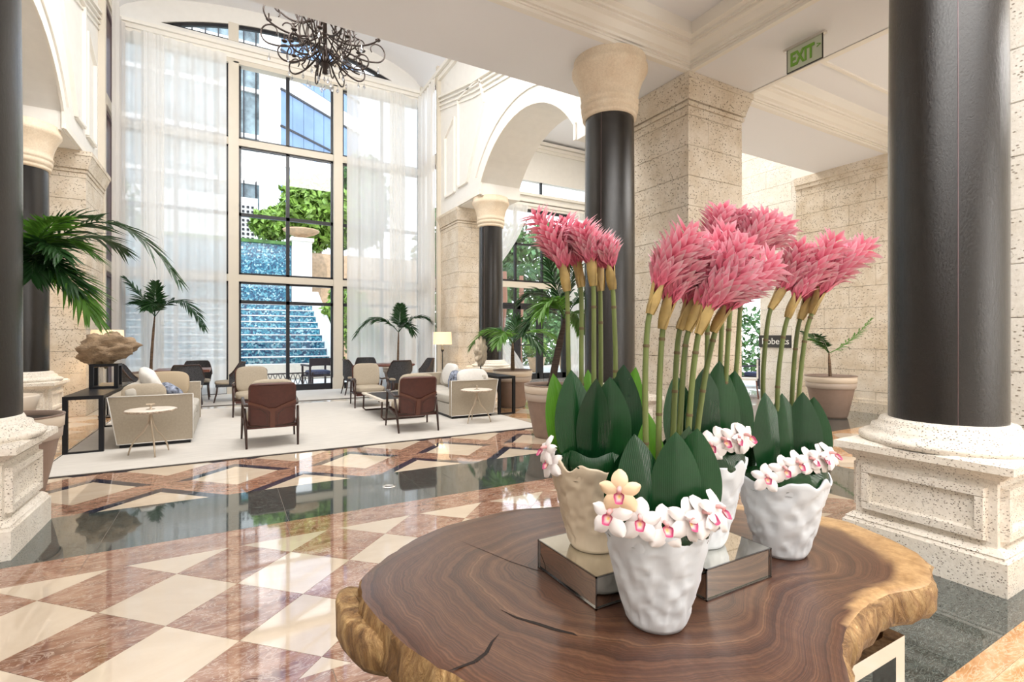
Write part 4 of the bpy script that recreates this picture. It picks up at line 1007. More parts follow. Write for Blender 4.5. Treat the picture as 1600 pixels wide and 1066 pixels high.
palm('tall dark palm in a banded planter just left of the middle column', 4.15, 6.15, .002, .40, .77, (.20, 1.74), [
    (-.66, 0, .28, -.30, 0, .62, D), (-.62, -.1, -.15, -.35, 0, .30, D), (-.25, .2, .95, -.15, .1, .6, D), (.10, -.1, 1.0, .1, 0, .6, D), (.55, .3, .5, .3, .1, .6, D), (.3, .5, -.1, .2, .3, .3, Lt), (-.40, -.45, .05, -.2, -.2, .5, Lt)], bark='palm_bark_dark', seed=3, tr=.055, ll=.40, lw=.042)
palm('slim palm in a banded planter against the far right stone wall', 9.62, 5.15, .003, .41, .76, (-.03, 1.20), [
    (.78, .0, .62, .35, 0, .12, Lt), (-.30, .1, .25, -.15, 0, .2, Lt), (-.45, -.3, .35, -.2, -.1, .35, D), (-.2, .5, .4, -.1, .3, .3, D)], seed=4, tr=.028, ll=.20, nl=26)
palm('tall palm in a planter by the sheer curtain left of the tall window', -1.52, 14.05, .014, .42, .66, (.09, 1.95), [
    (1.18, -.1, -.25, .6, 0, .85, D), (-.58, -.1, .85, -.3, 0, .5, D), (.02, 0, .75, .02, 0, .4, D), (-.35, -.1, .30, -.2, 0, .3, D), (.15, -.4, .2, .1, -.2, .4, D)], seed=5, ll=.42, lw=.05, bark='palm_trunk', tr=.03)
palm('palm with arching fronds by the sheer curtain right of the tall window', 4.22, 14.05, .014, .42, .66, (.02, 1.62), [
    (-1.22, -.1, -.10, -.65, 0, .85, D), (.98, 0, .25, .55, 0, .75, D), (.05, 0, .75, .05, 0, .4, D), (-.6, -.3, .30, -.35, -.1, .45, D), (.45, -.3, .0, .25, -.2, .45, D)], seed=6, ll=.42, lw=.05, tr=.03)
# pale second pot behind the left column pedestal
t = empty('stone_planter', (-2.62, 9.1, .003), 0, 'small pale planter standing between the left pedestals', 'planter')
MB().lathe([(0, 0), (.26, 0), (.30, .08), (.36, .5), (.40, .66), (.37, .68), (.35, .6)], 32).build('pot', 'pot_band', t); MB().lathe([(0, .6), (.35, .6)], 32).build('soil', 'soil', t)
# ================================================================== LIVE EDGE TABLE
ZT = .75
lt = empty('live_edge_table', (1.15, 1.1, 0), 0, 'large live-edge wood slab table with chrome frame legs in the foreground', 'table')
OUT = [(.316,1.394),(.327,1.278),(.349,1.162),(.352,1.119),(.373,1.076),(.381,1.032),(.405,.989),(.432,.93),(.50,.80),(.60,.67),(.75,.56),(.90,.50),(1.03,.50),(1.132,.571),(1.219,.63),(1.319,.665),(1.424,.689),(1.517,.695),(1.599,.690),(1.68,.665),(1.75,.66),(1.86,.705),(1.96,.77),(2.01,.864),(2.045,.962),(2.07,1.05),(2.035,1.14),(1.877,1.388),(1.653,1.534),(1.404,1.656),(1.22,1.722),(1.026,1.790),(.897,1.785),(.724,1.765),(.579,1.705),(.433,1.592),(.343,1.505)]
def resamp(P, n):
    L = [0]
    for i in range(len(P)): L.append(L[-1]+math.hypot(P[(i+1) % len(P)][0]-P[i][0], P[(i+1) % len(P)][1]-P[i][1]))
    res = []; j = 0
    for k in range(n):
        s = L[-1]*k/n
        while L[j+1] < s: j += 1
        f = (s-L[j])/(L[j+1]-L[j]); a, b = P[j], P[(j+1) % len(P)]; res.append((a[0]+(b[0]-a[0])*f, a[1]+(b[1]-a[1])*f))
    return res
def smooth(P, k=1):
    for _ in range(k): P = [((P[i-1][0]+2*P[i][0]+P[(i+1) % len(P)][0])/4, (P[i-1][1]+2*P[i][1]+P[(i+1) % len(P)][1])/4) for i in range(len(P))]
    return P
n = 220; P = smooth(resamp(OUT, n), 2)
P = [(x+.004*noise.noise(Vector((x*30, y*30, 1))), y+.004*noise.noise(Vector((x*30, y*30, 5)))) for x, y in P]
C = (1.25, 1.15); O0 = (1.15, 1.1)
mb = MB(); vs = []; ring = []; sap = []; K = 22
for j in range(K+1):
    s = (j/K)**.8 if j else 0
    for (x, y) in P:
        px_, py_ = C[0]+(x-C[0])*s, C[1]+(y-C[1])*s
        vs.append((px_-O0[0], py_-O0[1], ZT-(.004 if j == K else 0))); ring.append(s*1.5+.25*noise.noise(Vector((px_*1.3, py_*1.3, 2))))
        a = math.atan2(y-C[1], x-C[0]); wgt = max(0, math.cos(a-.05))**1.5*.9+max(0, math.cos(a+.75))**4*.3
        th = 1-.16*wgt+.03*noise.noise(Vector((px_*7, py_*7, 0)))
        sap.append(max(0, min(1, (s-th)/.02)) if wgt > .12 else 0)
fs = [(j*n+i, (j+1)*n+i, (j+1)*n+(i+1) % n, j*n+(i+1) % n) for j in range(K) for i in range(n)]
mb.add(vs, [f[::-1] if False else f for f in fs], 0, True); mb.attr = {'ring': ring, 'sap': sap}
top = mb.build('slab_top', 'slab_wood', lt)
# bark edge bulging outward
mb = MB(); vs = []; Q = [(0, 0), (.006, -.01), (.018, -.035), (.022, -.07), (.012, -.11), (-.01, -.145), (-.06, -.165), (-.25, -.16)]
for j, (o, dz) in enumerate(Q):
    for i, (x, y) in enumerate(P):
        a, b = P[i-1], P[(i+1) % n]; tx, ty = b[0]-a[0], b[1]-a[1]; L = math.hypot(tx, ty); nx, ny = ty/L, -tx/L
        w = .45; thn = .95 if x < .7 else (.62 if x > 1.3 else .8)
        notch = math.exp(-((x-1.45)/.22)**2) if y < .85 else 0      # burl in the bay of the right edge
        o2 = o+(.030*notch if 1 <= j <= 5 else 0)
        k = (.012*noise.noise(Vector((x*14, y*14, dz*22)))+.010*noise.noise(Vector((x*40, y*40, dz*50)))) * (1 if 0 < j < 6 else 0)
        vs.append((x+nx*(o2*w+k)-O0[0], y+ny*(o2*w+k)-O0[1], ZT-.004+dz*thn*(1+.25*noise.noise(Vector((x*3, y*3, 9))))))
mb.add(vs, [(j*n+i, (j+1)*n+i, (j+1)*n+(i+1) % n, j*n+(i+1) % n)[::-1] for j in range(len(Q)-1) for i in range(n)], 0, True)
mb.build('bark_edge', 'slab_bark', lt)
# stepped chunk at the left end
ck = smooth(resamp([(.36, 1.50), (.325, 1.56), (.28, 1.54), (.262, 1.47), (.262, 1.38), (.28, 1.30), (.315, 1.24), (.36, 1.2)], 40), 1)
mb = MB(); vs = []; m = len(ck)
cxx, cyy = .32, 1.38
for (k_, z) in ((.0, .715), (.85, .715), (1, .705), (1.04, .67), (1.0, .63), (.8, .605), (0, .60)):
    for (x, y) in ck: vs.append((cxx+(x-cxx)*k_+.008*noise.noise(Vector((x*20, y*20, z*20)))-O0[0], cyy+(y-cyy)*k_-O0[1], z))
mb.add(vs, [(j*m+i, (j+1)*m+i, (j+1)*m+(i+1) % m, j*m+(i+1) % m) for j in range(6) for i in range(m)], 0, True)
mb.build('bark_knot', 'slab_bark', lt)
# natural cracks: thin dark inlays lying in the surface
plain('crack_dark', (.012, .006, .004), .8)
def crack(pts, w):
    mb = MB(); m = len(pts)
    for i in range(m-1):
        a, b = Vector(pts[i]+(0,)), Vector(pts[i+1]+(0,)); d = (b-a).normalized(); nn = Vector((-d.y, d.x, 0))
        w0 = w*math.sin(PI*(i+.15)/(m-.7)); w1 = w*math.sin(PI*(i+1.15)/(m-.7)) if i < m-2 else .0002
        z = Vector((-O0[0], -O0[1], ZT+.0006)); mb.add([a-nn*w0+z, a+nn*w0+z, b+nn*w1+z, b-nn*w1+z], [(0, 3, 2, 1)])
    mb.build('crack', 'crack_dark', top)
crack([(.612, 1.14), (.628, 1.09), (.66, 1.04), (.683, 1.00), (.71, .965), (.715, .95)], .006)
crack([(.69, 1.62), (.735, 1.48), (.77, 1.37), (.80, 1.30), (.845, 1.22), (.88, 1.16)], .0016)
crack([(.404, .985), (.43, .985), (.465, .985), (.50, 1.0), (.53, 1.03), (.56, 1.05)], .005)
# chrome frame legs
for yy in (.735, 1.42):
    mb = MB(); x0, x1 = .85-O0[0], 1.70-O0[0]; y0, y1 = yy-.03-O0[1], yy+.03-O0[1]
    mb.box(x0, y0, .0, x0+.05, y1, .592); mb.box(x1-.05, y0, 0, x1, y1, .592); mb.box(x0+.05, y0, .545, x1-.05, y1, .592); mb.box(x0+.05, y0, 0, x1-.05, y1, .04)
    mb.build('leg_frame', 'chrome', lt)

# ================================================================== MIRROR PLINTHS
def plinth(label, x0, y0, s=.279, h=.085):
    t = empty('mirror_riser', (x0+s/2, y0+s/2, ZT+.001), 0, label, 'riser'); q = s/2
    MB().box(-q+.004, -q+.004, .0, q-.004, q-.004, h-.003).build('mirror_side', 'mirror', t)
    MB().box(-q+.003, -q+.003, h-.003, q-.003, q-.003, h).build('mirror_top', 'mirror', t)
    mb = MB(); e = .0035
    for a in (-q, q-e):
        for b in (-q, q-e): mb.box(a, b, 0, a+e, b+e, h)
    for z in (0, h-e):
        for a in (-q, q-e): mb.box(a, -q, z, a+e, q, z+e); mb.box(-q, a, z, q, a+e, z+e)
    mb.build('bevel_edge', 'mirror_edge', t)
plinth('square mirrored riser under the left white flower pot', .822, 1.015); plinth('square mirrored riser under the back flower pot, right of the front pot', 1.104, .905)

# ================================================================== FLOWER POTS
rnd = random.Random(11); H = .25
cells = [(rnd.random()*2*PI, rnd.random()*H) for _ in range(210)]
def potf(r, z, t, j):
    if .012 < z < .262:
        d = 9; 
        for a, h in cells:
            da = abs(t-a); da = min(da, 2*PI-da); q = (da*.11/.022)**2+((z-h)/.0155)**2
            if q < d: d = q
        r = r-.009*max(0, 1-d)**1.3
    if z > .20: z = z+(z-.20)/.05*.008*(math.sin(9*t)+.6*math.sin(14*t+1))
    return r, z
prof = [(0, .002), (.062, .002), (.068, .0), (.075, .012)]+[(.075+.060*(k/20)**.85, .012+(H-.012)*k/20) for k in range(1, 21)]+[(.1335, .256), (.1295, .255), (.126, .235), (.122, .20)]
potm = {}
for nm in ('pot_white', 'pot_white_shaded'): potm[nm] = MB().lathe(prof, 120, fn=potf).mesh('vase', nm)
soilm = MB().lathe([(0, .215), (.122, .215)], 40).mesh('moss', 'soil')
mb = MB(); 
for k in range(6):
    a0 = k*PI/3+.04; a1 = (k+1)*PI/3+.1
    mb.grid(lambda u, v: ((.112+.016*math.sin(v*PI)-.004*(k % 2)+.006*v)*math.cos(a0+(a1-a0)*u), (.112+.016*math.sin(v*PI)-.004*(k % 2)+.006*v)*math.sin(a0+(a1-a0)*u), .215+.075*v+.008*math.sin(u*7+k)), 12, 5)
colm = mb.mesh('leaf_collar', 'leaf_dark')
POTS = {}
def flower_pot(key, label, x, y, z, mat, rz=0, s=1.0):
    t = empty('flower_pot', (x, y, z), rz, label, 'flower pot', 'hammered flower pots'); t.scale = (s, s, 1)
    inst('vase', potm[mat], t); inst('moss', soilm, t); inst('leaf_collar', colm, t); POTS[key] = (x, y, z)
flower_pot('F', 'front white hammered pot standing directly on the wood', .927, .912, ZT+.001, 'pot_white')
flower_pot('R', 'right white hammered pot standing directly on the wood', 1.58, 1.002, ZT+.001, 'pot_white', 1.1, 1.06)
flower_pot('L', 'left white hammered pot, coloured as in warm shade, on the mirrored riser', .950, 1.180, ZT+.087, 'pot_white_shaded', 2.3, 1.02)
flower_pot('B', 'back white hammered pot on the right mirrored riser, behind the front pot', 1.243, 1.045, ZT+.087, 'pot_white', 3.9)

# ---- torch gingers
ORD = ['first', 'second', 'third', 'fourth', 'fifth', 'sixth', 'seventh']
VIEW = Vector((math.sin(math.radians(29.5)), math.cos(math.radians(29.5)), 0)); RIGHT = Vector((VIEW.y, -VIEW.x, 0))
def ginger(pot, idx, pts, potname, seed, size=1.0):
    rnd = random.Random(seed); px_, py_, pz = POTS[pot]
    a, b, h0, tip = [Vector(p) for p in pts]
    root = Vector((px_+(a.x-px_)*.72, py_+(a.y-py_)*.72, pz+.22))
    if (Vector((root.x-px_, root.y-py_))).length > .085: v = Vector((root.x-px_, root.y-py_)).normalized()*.085; root.x, root.y = px_+v.x, py_+v.y
    t = empty('torch_ginger', root, 0, '%s pink torch ginger from the left in the %s pot' % (ORD[idx], potname), 'flower', 'torch gingers in the %s pot' % potname)
    P4 = [Vector((0, 0, 0)), a-root, b-root, h0-root]
    pts_ = []
    for i in range(3):
        for k in range(5): pts_.append(P4[i].lerp(P4[i+1], k/5))
    pts_.append(P4[3])
    for _ in range(3): pts_ = [pts_[0]]+[(pts_[i-1]+pts_[i]*2+pts_[i+1])/4 for i in range(1, len(pts_)-1)]+[pts_[-1]]
    r0 = .0078
    MB().tube(pts_, [r0*(1-.18*i/len(pts_)) for i in range(len(pts_))], 9).build('stem', 'stem_green', t)
    for q in (3+seed % 3, 8+seed % 2, 12):
        d = (pts_[q+1]-pts_[q]).normalized(); MB().tube([pts_[q]-d*.004, pts_[q], pts_[q]+d*.004], [r0*.96, r0*1.08, r0*.94], 9, caps=False).build('stem_node', 'stem_node', t)
    ax0 = h0-root; ax1 = tip-root; axd = (ax1-ax0); Ln = axd.length; axd = axd/Ln; bend = (h0-b).normalized()
    u = axd.orthogonal().normalized(); w = axd.cross(u)
    # head axis bends from the stem direction to the tip
    def axis(s): 
        c0 = ax0+bend*Ln*.38; return ax0*(1-s)**2+c0*2*s*(1-s)+ax1*s*s
    mb = MB(); tipv = []
    nb = 130
    for k in range(nb):
        s = (k+.5)/nb; s = s**.9; th = k*2.39996+rnd.uniform(-.15, .15); p = axis(s); d = (axis(min(1, s+.02))-axis(s-.02 if s > .02 else 0)).normalized()
        uu = (u-d*u.dot(d)).normalized(); ww = d.cross(uu); o = uu*math.cos(th)+ww*math.sin(th)
        rad = .008+.026*math.sin(PI*min(1, s*.85+.10)); out = .16+1.05*s**1.15+rnd.uniform(-.08, .22)
        bl = (.052-.014*s)*size*rnd.uniform(.9, 1.1); bw = .0098*size*(1.15-.3*s)
        dr = (d*(1.05-.35*s)+o*out).normalized(); side = dr.cross(o).normalized(); nn = side.cross(dr)*-1
        q0 = p+o*rad*.6; curl = o*(.014*rnd.uniform(.4, 1.5))
        L_ = [q0, q0+dr*bl*.4-side*bw+o*.002, q0+dr*bl*.4+side*bw+o*.002, q0+dr*bl*.42-o*.004, q0+dr*bl*.78-side*bw*.62+curl*.5, q0+dr*bl*.78+side*bw*.62+curl*.5, q0+dr*bl*.8+curl*.3-o*.002, q0+dr*bl+curl]
        mb.add(L_, [(0, 1, 3), (0, 3, 2), (1, 4, 6, 3), (3, 6, 5, 2), (4, 7, 6), (6, 7, 5)], 0, True)
        br = .12+.30*s+rnd.uniform(-.08, .12)
        tipv += [br*.2, br+.15, br+.15, br*.8, br+.42, br+.42, br+.25, min(1, br+.68)]
    core = len(mb.v); mb.tube([axis(i/6) for i in range(7)], [.007, .013, .017, .017, .014, .010, .004], 10); tipv += [.05]*(len(mb.v)-core)
    mb.attr = {'tip': tipv}; mb.build('flower_head', 'bract_pink', t)
    mb = MB()
    for k in range(3):
        th = k*2.1+seed; d = bend; uu = (u-d*u.dot(d)).normalized(); ww = d.cross(uu); o = uu*math.cos(th)+ww*math.sin(th); side = d.cross(o).normalized()
        q0 = ax0-d*.055; bl = .125-.022*k; bw = .015
        def f(uv, v): 
            x = (uv-.5)*2; return q0+d*bl*v+side*x*bw*math.sin(PI*min(1, v*.75+.25))**.8+o*(.008+.012*v-.006*x*x)
        mb.grid(f, 5, 7)
    mb.build('sheath', 'sheath_tan', t)
GL = [[(.885,1.223,1.32),(.883,1.224,1.582),(.875,1.228,1.643),(.798,1.272,1.818)],[(.936,1.228,1.304),(.938,1.227,1.596),(.928,1.233,1.658),(.889,1.255,1.806)],[(.932,1.162,1.34),(.932,1.162,1.596),(.927,1.164,1.656),(.898,1.181,1.775)],[(1.002,1.214,1.338),(1.0,1.215,1.604),(.997,1.217,1.649),(.965,1.235,1.77)],[(.996,1.137,1.358),(.988,1.142,1.591),(.981,1.145,1.646),(.950,1.162,1.735)]]
GF = [[(.888,.911,1.34),(.894,.908,1.491),(.912,.897,1.561),(.986,.856,1.702)],[(.941,.915,1.338),(.949,.911,1.477),(.959,.905,1.525),(1.032,.864,1.679)],[(1.007,.924,1.334),(1.014,.92,1.463),(1.033,.909,1.523),(1.128,.855,1.72)],[(.992,.887,1.338),(1.0,.882,1.455),(1.025,.868,1.516),(1.131,.808,1.683)],[(.996,.861,1.34),(1.01,.853,1.463),(1.027,.844,1.51),(1.119,.792,1.609)],[(1.062,.881,1.335),(1.089,.866,1.473),(1.107,.856,1.512),(1.217,.793,1.641)]]
GB = [[(1.26,1.033,1.315),(1.264,1.032,1.562),(1.274,1.026,1.678),(1.301,1.011,1.836)],[(1.319,1.034,1.312),(1.33,1.029,1.584),(1.347,1.018,1.692),(1.371,1.004,1.83)],[(1.285,.985,1.317),(1.298,.978,1.579),(1.328,.961,1.673),(1.39,.925,1.80)],[(1.373,1.016,1.311),(1.387,1.008,1.605),(1.425,.986,1.694),(1.497,.945,1.803)]]
GR = [[(1.507,1.02,1.305),(1.526,1.01,1.535),(1.555,.993,1.591),(1.615,.959,1.747)],[(1.54,.99,1.306),(1.562,.978,1.491),(1.589,.962,1.565),(1.702,.898,1.759)],[(1.642,1.001,1.3),(1.657,.993,1.488),(1.681,.979,1.563),(1.804,.91,1.745)],[(1.633,.972,1.303),(1.651,.962,1.473),(1.684,.943,1.58),(1.82,.865,1.748)]]
sd = 0
for key, LST, nm, sz in (('L', GL, 'left cream', .95), ('F', GF, 'front white', 1.08), ('B', GB, 'back white', 1.1), ('R', GR, 'right white', 1.1)):
    for i, g_ in enumerate(LST): sd += 1; ginger(key, i, g_, nm, sd, sz)

# ---- broad upright leaves
def leafmesh(W, H_, mat, bend=.02, seed=0):
    mb = MB()
    def f(u, v):
        x = (u-.5)*2; w = W/2*(math.sin(PI*min(1, v*.80+.20)**1.15)**.8 if v < .999 else .01); w = max(w, .0006)
        if v < .2: w *= .35+.65*(v/.2)
        return (x*w, bend*v*v*2+.22*w*abs(x)-.10*w, H_*v)
    mb.grid(f, 9, 16); return mb.mesh('leaf', mat)
LM = {('d', 0): leafmesh(.122, .30, 'leaf_dark', .012), ('d', 1): leafmesh(.10, .29, 'leaf_dark', -.015), ('b', 0): leafmesh(.09, .29, 'leaf_bright', .015)}
def place_leaves(pot, lst, nm):
    px_, py_, pz = POTS[pot]
    for i, (r_, f_, h, lean, tw, kind, v) in enumerate(lst):
        base = Vector((px_, py_, pz+.235))+RIGHT*r_+VIEW*f_
        o = inst('broad_leaf', LM[(kind, v)], None, base, (0, 0, 0)); sc = h/(.30 if v == 0 and kind == 'd' else .29)
        o.scale = (1.0, 1, sc)
        o.rotation_euler = (Matrix.Rotation(-math.radians(29.5)+tw, 4, 'Z') @ Matrix.Rotation(lean, 4, 'Y')).to_euler()
        tag(o, '%s %s upright broad leaf from the left in the %s pot' % (ORD[i], {'d': 'dark green', 'b': 'bright green'}[kind], nm), 'leaf', 'broad leaves in the %s pot' % nm)
place_leaves('L', [(-.085, .03, .27, -.10, .3, 'b', 0), (-.055, -.055, .285, -.05, .2, 'd', 0), (-.015, -.07, .265, .0, .1, 'd', 1), (.0, .03, .28, -.02, .2, 'b', 0), (.035, -.065, .265, .0, -.1, 'd', 0), (.065, -.045, .30, .03, -.3, 'd', 0), (.095, .03, .29, .10, -.4, 'b', 0)], 'left cream')
place_leaves('F', [(-.085, .0, .20, -.02, .4, 'd', 1), (-.045, -.07, .235, -.07, .2, 'd', 0), (-.005, .02, .27, .0, 0, 'b', 0), (.025, -.075, .24, .03, -.05, 'd', 0), (.055, .0, .25, .05, .2, 'd', 1), (.075, -.05, .245, .04, -.3, 'd', 0)], 'front white')
place_leaves('B', [(-.05, -.03, .27, -.08, .3, 'd', 0), (.0, -.06, .29, .0, 0, 'd', 0), (.04, -.05, .31, .02, -.1, 'd', 0), (.08, -.02, .28, .06, -.4, 'd', 0)], 'back white')
place_leaves('R', [(-.10, .0, .20, -.10, .6, 'd', 1), (-.055, -.06, .29, -.04, .25, 'd', 0), (-.01, -.05, .285, .0, 0, 'd', 0), (.04, -.055, .29, .03, -.2, 'd', 0), (.085, -.01, .27, .06, -.5, 'd', 0), (.11, .03, .19, .1, -.6, 'b', 0)], 'right white')

# ---- cymbidium orchids
def petal(L, W, mat, cup=.006, attr=None, tipw=.6):
    mb = MB(); vals = []
    def f(u, v):
        x = (u-.5)*2; w = W/2*math.sin(PI*min(1, (v**1.15*.90+.08)))**.55; return (x*w, -cup*math.sin(v*PI)*1.0+cup*1.4*x*x*v-.004*v, L*v)
    mb.grid(f, 7, 8); return mb.mesh('petal', mat)
PT = {m_: (petal(.046, .034, m_), petal(.044, .027, m_)) for m_ in ('orchid_white', 'orchid_peach')}
mb = MB(); vals = []
def lipf(u, v):
    a = u*2*PI; r_ = v*(1+.10*math.sin(5*a)); return (.0105*r_*math.cos(a), -.013-.009*v*v+.010*math.sin(a)*v*.5, -.006+.0125*r_*math.sin(a)*(1.15 if math.sin(a) < 0 else .8))
mb.grid(lipf, 14, 7, 0, True, True)
vals = [j/6*.95+.02 for j in range(7) for i in range(14)]
mb.tube([(0, -.002, .010), (0, -.012, .008), (0, -.019, .003)], [.0045, .005, .0045], 8); vals += [.5]*(len(mb.v)-len(vals))
mb.attr = {'tip': vals}; lipm = mb.mesh('lip', 'orchid_lip')
def orchid(loc, pot, i, nm, yaw, pitch, roll, mat='orchid_white', sc=1.0):
    t = empty('orchid_bloom', loc, 0, '%s %s orchid bloom from the left on the rim of the %s pot' % (ORD[i], {'orchid_white': 'white', 'orchid_peach': 'peach'}[mat], nm), 'flower', 'orchid blooms on the %s pot' % nm)
    t.rotation_euler = (Matrix.Rotation(yaw-math.radians(29.5), 4, 'Z') @ Matrix.Rotation(pitch, 4, 'X') @ Matrix.Rotation(roll, 4, 'Y')).to_euler(); t.scale = (sc, sc, sc)
    for k, (ang, big) in enumerate(((0, 1), (1.22, 0), (-1.22, 0), (2.45, 1), (-2.45, 1))):
        inst('petal', PT[mat][0 if big else 1], t, (0, 0, 0), (Matrix.Rotation(ang, 4, 'Y') @ Matrix.Rotation(-.15, 4, 'X')).to_euler())
    inst('lip', lipm, t)
def rim_orchids(pot, pts, nm, yaws, mats=None):
    rn = random.Random(hash(nm) % 7 if False else len(nm)); 
    for i, p in enumerate(pts):
        orchid(Vector(p), pot, i, nm, yaws[i], rn.uniform(-.45, -.15), rn.uniform(-.5, .5), (mats or {}).get(i, 'orchid_white'), 1.12 if pot == 'F' else 1.0)
rim_orchids('F', [(.749,.874,1.051),(.767,.864,1.102),(.806,.842,1.039),(.855,.814,1.024),(.899,.79,1.039),(.933,.771,1.048),(.960,.760,1.058)], 'front white', [-.5, -.3, -.2, 0, .35, .5, .7], {1: 'orchid_peach'})
rim_orchids('B', [(1.168,.947,1.147),(1.2,.929,1.161),(1.229,.913,1.169),(1.255,.899,1.172)], 'back white', [-.1, .1, .3, .5])
rim_orchids('R', [(1.427,.951,1.022),(1.473,.925,1.047),(1.507,.905,1.063),(1.542,.885,1.074),(1.57,.87,1.082),(1.60,.857,1.09)], 'right white', [-.2, 0, .2, .3, .5, .6])
rim_orchids('L', [(.800,1.212,1.125),(.806,1.200,1.090)], 'left cream', [-1.2, -.9])
# ================================================================== OUTSIDE
g_ = MB().box(-40, 15.3, -.3, 60, 80, -.02).build('ground', 'patio_stone', kind='structure')
# stepped water cascade
cs = empty('water_cascade', (1.35, 20, 0), 0, 'stepped blue mosaic water cascade outside the tall window', 'fountain')
for i in range(9):
    z0, z1 = .50+.27*i, .50+.27*(i+1); y = 20+.55*i; xr = 3.35
    MB().box(-5.5-1.35, y-20, 0 if i == 0 else z0-.03, xr-1.35, 26-20, z1-.03).build('step', 'mosaic', cs)
    MB().box(-5.5-1.35, y-20-.04, z1-.03, xr-1.35, y-20+.55, z1).build('step_edge', 'white_stucco', cs)
MB().box(-5.5-1.35, 5.2, 2.9, 2.55-1.35, 6.0, 5.7).build('back_wall', 'mosaic', cs)
MB().box(-5.6-1.35, 5.1, 5.7, 2.6-1.35, 6.1, 5.85).build('wall_coping', 'leaf_mid', cs)
MB().box(-6.0-1.35, -.7, 0, 5.3-1.35, -.05, .52).build('basin_wall', 'patio_stone', cs)
mb = MB(); mb.prism([(-.2, .3), (-.2, 1.1), (5, 3.6), (5, .3)], 3.36-1.35, 3.7-1.35, 'x'); mb.build('side_wall', 'white_stucco', cs)
t = empty('white_garden_pier', (3.0, 25.3, 0), 0, 'white plastered garden pier beside the blue cascade wall', 'pillar')
MB().box(-.42, -.4, 0, .42, .5, 5.9).build('shaft', 'white_stucco', t); MB().box(-.5, -.5, 5.9, .5, .6, 6.05).build('cap', 'patio_stone', t)
t = empty('garden_urn', (3.0, 25.3, 6.05), 0, 'brown stone bowl urn on top of the white garden pier', 'urn')
MB().lathe([(0, 0), (.25, 0), (.2, .06), (.2, .1), (.6, .25), (.78, .36), (.8, .42), (.7, .42), (.0, .38)], 24).build('bowl', 'urn_stone', t)
o = MB().box(3.5, 26.2, 0, 9.5, 26.8, 5.6).build('garden_wall', 'urn_stone'); tag(o, 'rough brown garden wall right of the white pier outside', 'wall')
def foliage(label, name, c, rad, n, mat, seed, s=.16, trunk=None):
    rnd = random.Random(seed); t = empty(name, (c[0], c[1], 0), 0, label, 'tree' if trunk else 'shrub'); mb = MB()
    for k in range(n):
        d = Vector((rnd.gauss(0, 1), rnd.gauss(0, 1), rnd.gauss(0, 1))).normalized(); q = rnd.uniform(.55, 1.05)+.25*noise.noise(d*2.5+Vector((seed, 0, 0)))
        p = Vector((d.x*rad[0]*q, d.y*rad[1]*q, c[2]+d.z*rad[2]*q)); a = Vector((rnd.uniform(-1, 1), rnd.uniform(-1, 1), rnd.uniform(-1, 1))).normalized()*s; b = a.cross(Vector((rnd.uniform(-1, 1), rnd.uniform(-1, 1), rnd.uniform(-1, 1)))).normalized()*s*.45
        mb.add([p-a, p+b, p+a, p-b], [(0, 1, 2, 3)])
    mb.build('foliage', mat, t, kind='stuff')
    if trunk: MB().tube([(0, 0, trunk[0]), (.05, 0, c[2])], trunk[1], 8).build('trunk', 'palm_trunk', t)
    return t
foliage('sunlit shrub spilling over the right side of the blue cascade', 'shrub', (4.5, 22.6, 2.4), (.95, .9, 1.35), 1500, 'leaf_sun', 1)
foliage('lower shrub beside the foot of the blue cascade', 'shrub', (4.8, 20.6, 1.0), (.75, .8, 1.1), 900, 'leaf_sun', 2, .13)
foliage('bushy green tree above the garden wall outside', 'tree', (4.3, 29, 8.2), (2.0, 1.5, 2.0), 3600, 'leaf_sun', 3, .24, (0, .15))
foliage('dark feathery tree at the right behind the bushy tree', 'tree', (6.8, 30, 9.3), (1.6, 1.4, 2.7), 2500, 'leaf_mid', 4, .3, (0, .15))
foliage('small tree behind the white pier outside', 'tree', (1.9, 28, 7.1), (.9, .9, .75), 1100, 'leaf_sun', 5, .2, (0, .1))
foliage('broad tree outside the left sheer curtain', 'tree', (-6.5, 27, 5.5), (3.6, 2, 3.8), 2500, 'leaf_mid', 6, .32, (0, .15))
foliage('broad tree outside the right sheer curtain', 'tree', (12.5, 28, 5.5), (3.2, 2, 4.2), 2500, 'leaf_mid', 7, .32, (0, .15))
foliage('long hedge outside the aisle glass doors', 'hedge', (15.5, 23, 1.3), (5.5, 1.0, 1.4), 3000, 'leaf_mid', 8, .17)
foliage('tall garden trees behind the hedge at the aisle doors', 'tree', (17.5, 27, 5.0), (6, 2, 3.5), 3000, 'leaf_mid', 9, .35, (0, .2))
foliage('green planting seen through the opening in the pale stone wall', 'shrub', (16.5, 11.5, 1.25), (1.2, 2.6, 1.3), 1500, 'leaf_mid', 10, .13)
# white tower with bands of blue windows
d1 = Vector((.766, .643, 0)); d0 = Vector((-.643, .766, 0)); B0 = Vector((2.96, 38, 0))
bd = empty('apartment_tower', B0, math.atan2(d1.y, d1.x), 'white tower with slanting bands of blue windows outside', 'building')
MB().box(0, 0, 0, 10.5, 1.6, 44).build('wall', 'white_stucco', bd)
for fl in range(-1, 6):
    zb = 14.7+5.27*fl
    for k in range(8):
        x = .35+k*1.05
        for (a, b) in ((zb, zb+1.35), (zb+1.5, zb+3.9)):
            MB().box(-.49, -.06, 0, .49, .02, b-a).build('window', 'blue_glass', bd, (x+.5, 0, a))
    mb = MB(); mb.box(.3, -.14, zb+3.9, 8.8, 0, zb+4.05); mb.box(.3, -.12, zb+1.35, 8.8, 0, zb+1.5); mb.build('window_frame', 'frame_black', bd)
bt = empty('glass_tower', (-3.2, 42, 0), 0, 'green glass tower at the left edge of the open window', 'building')
MB().box(-5, 0, 0, 5.4, 10, 60).build('wall', 'tower_glass', bt)
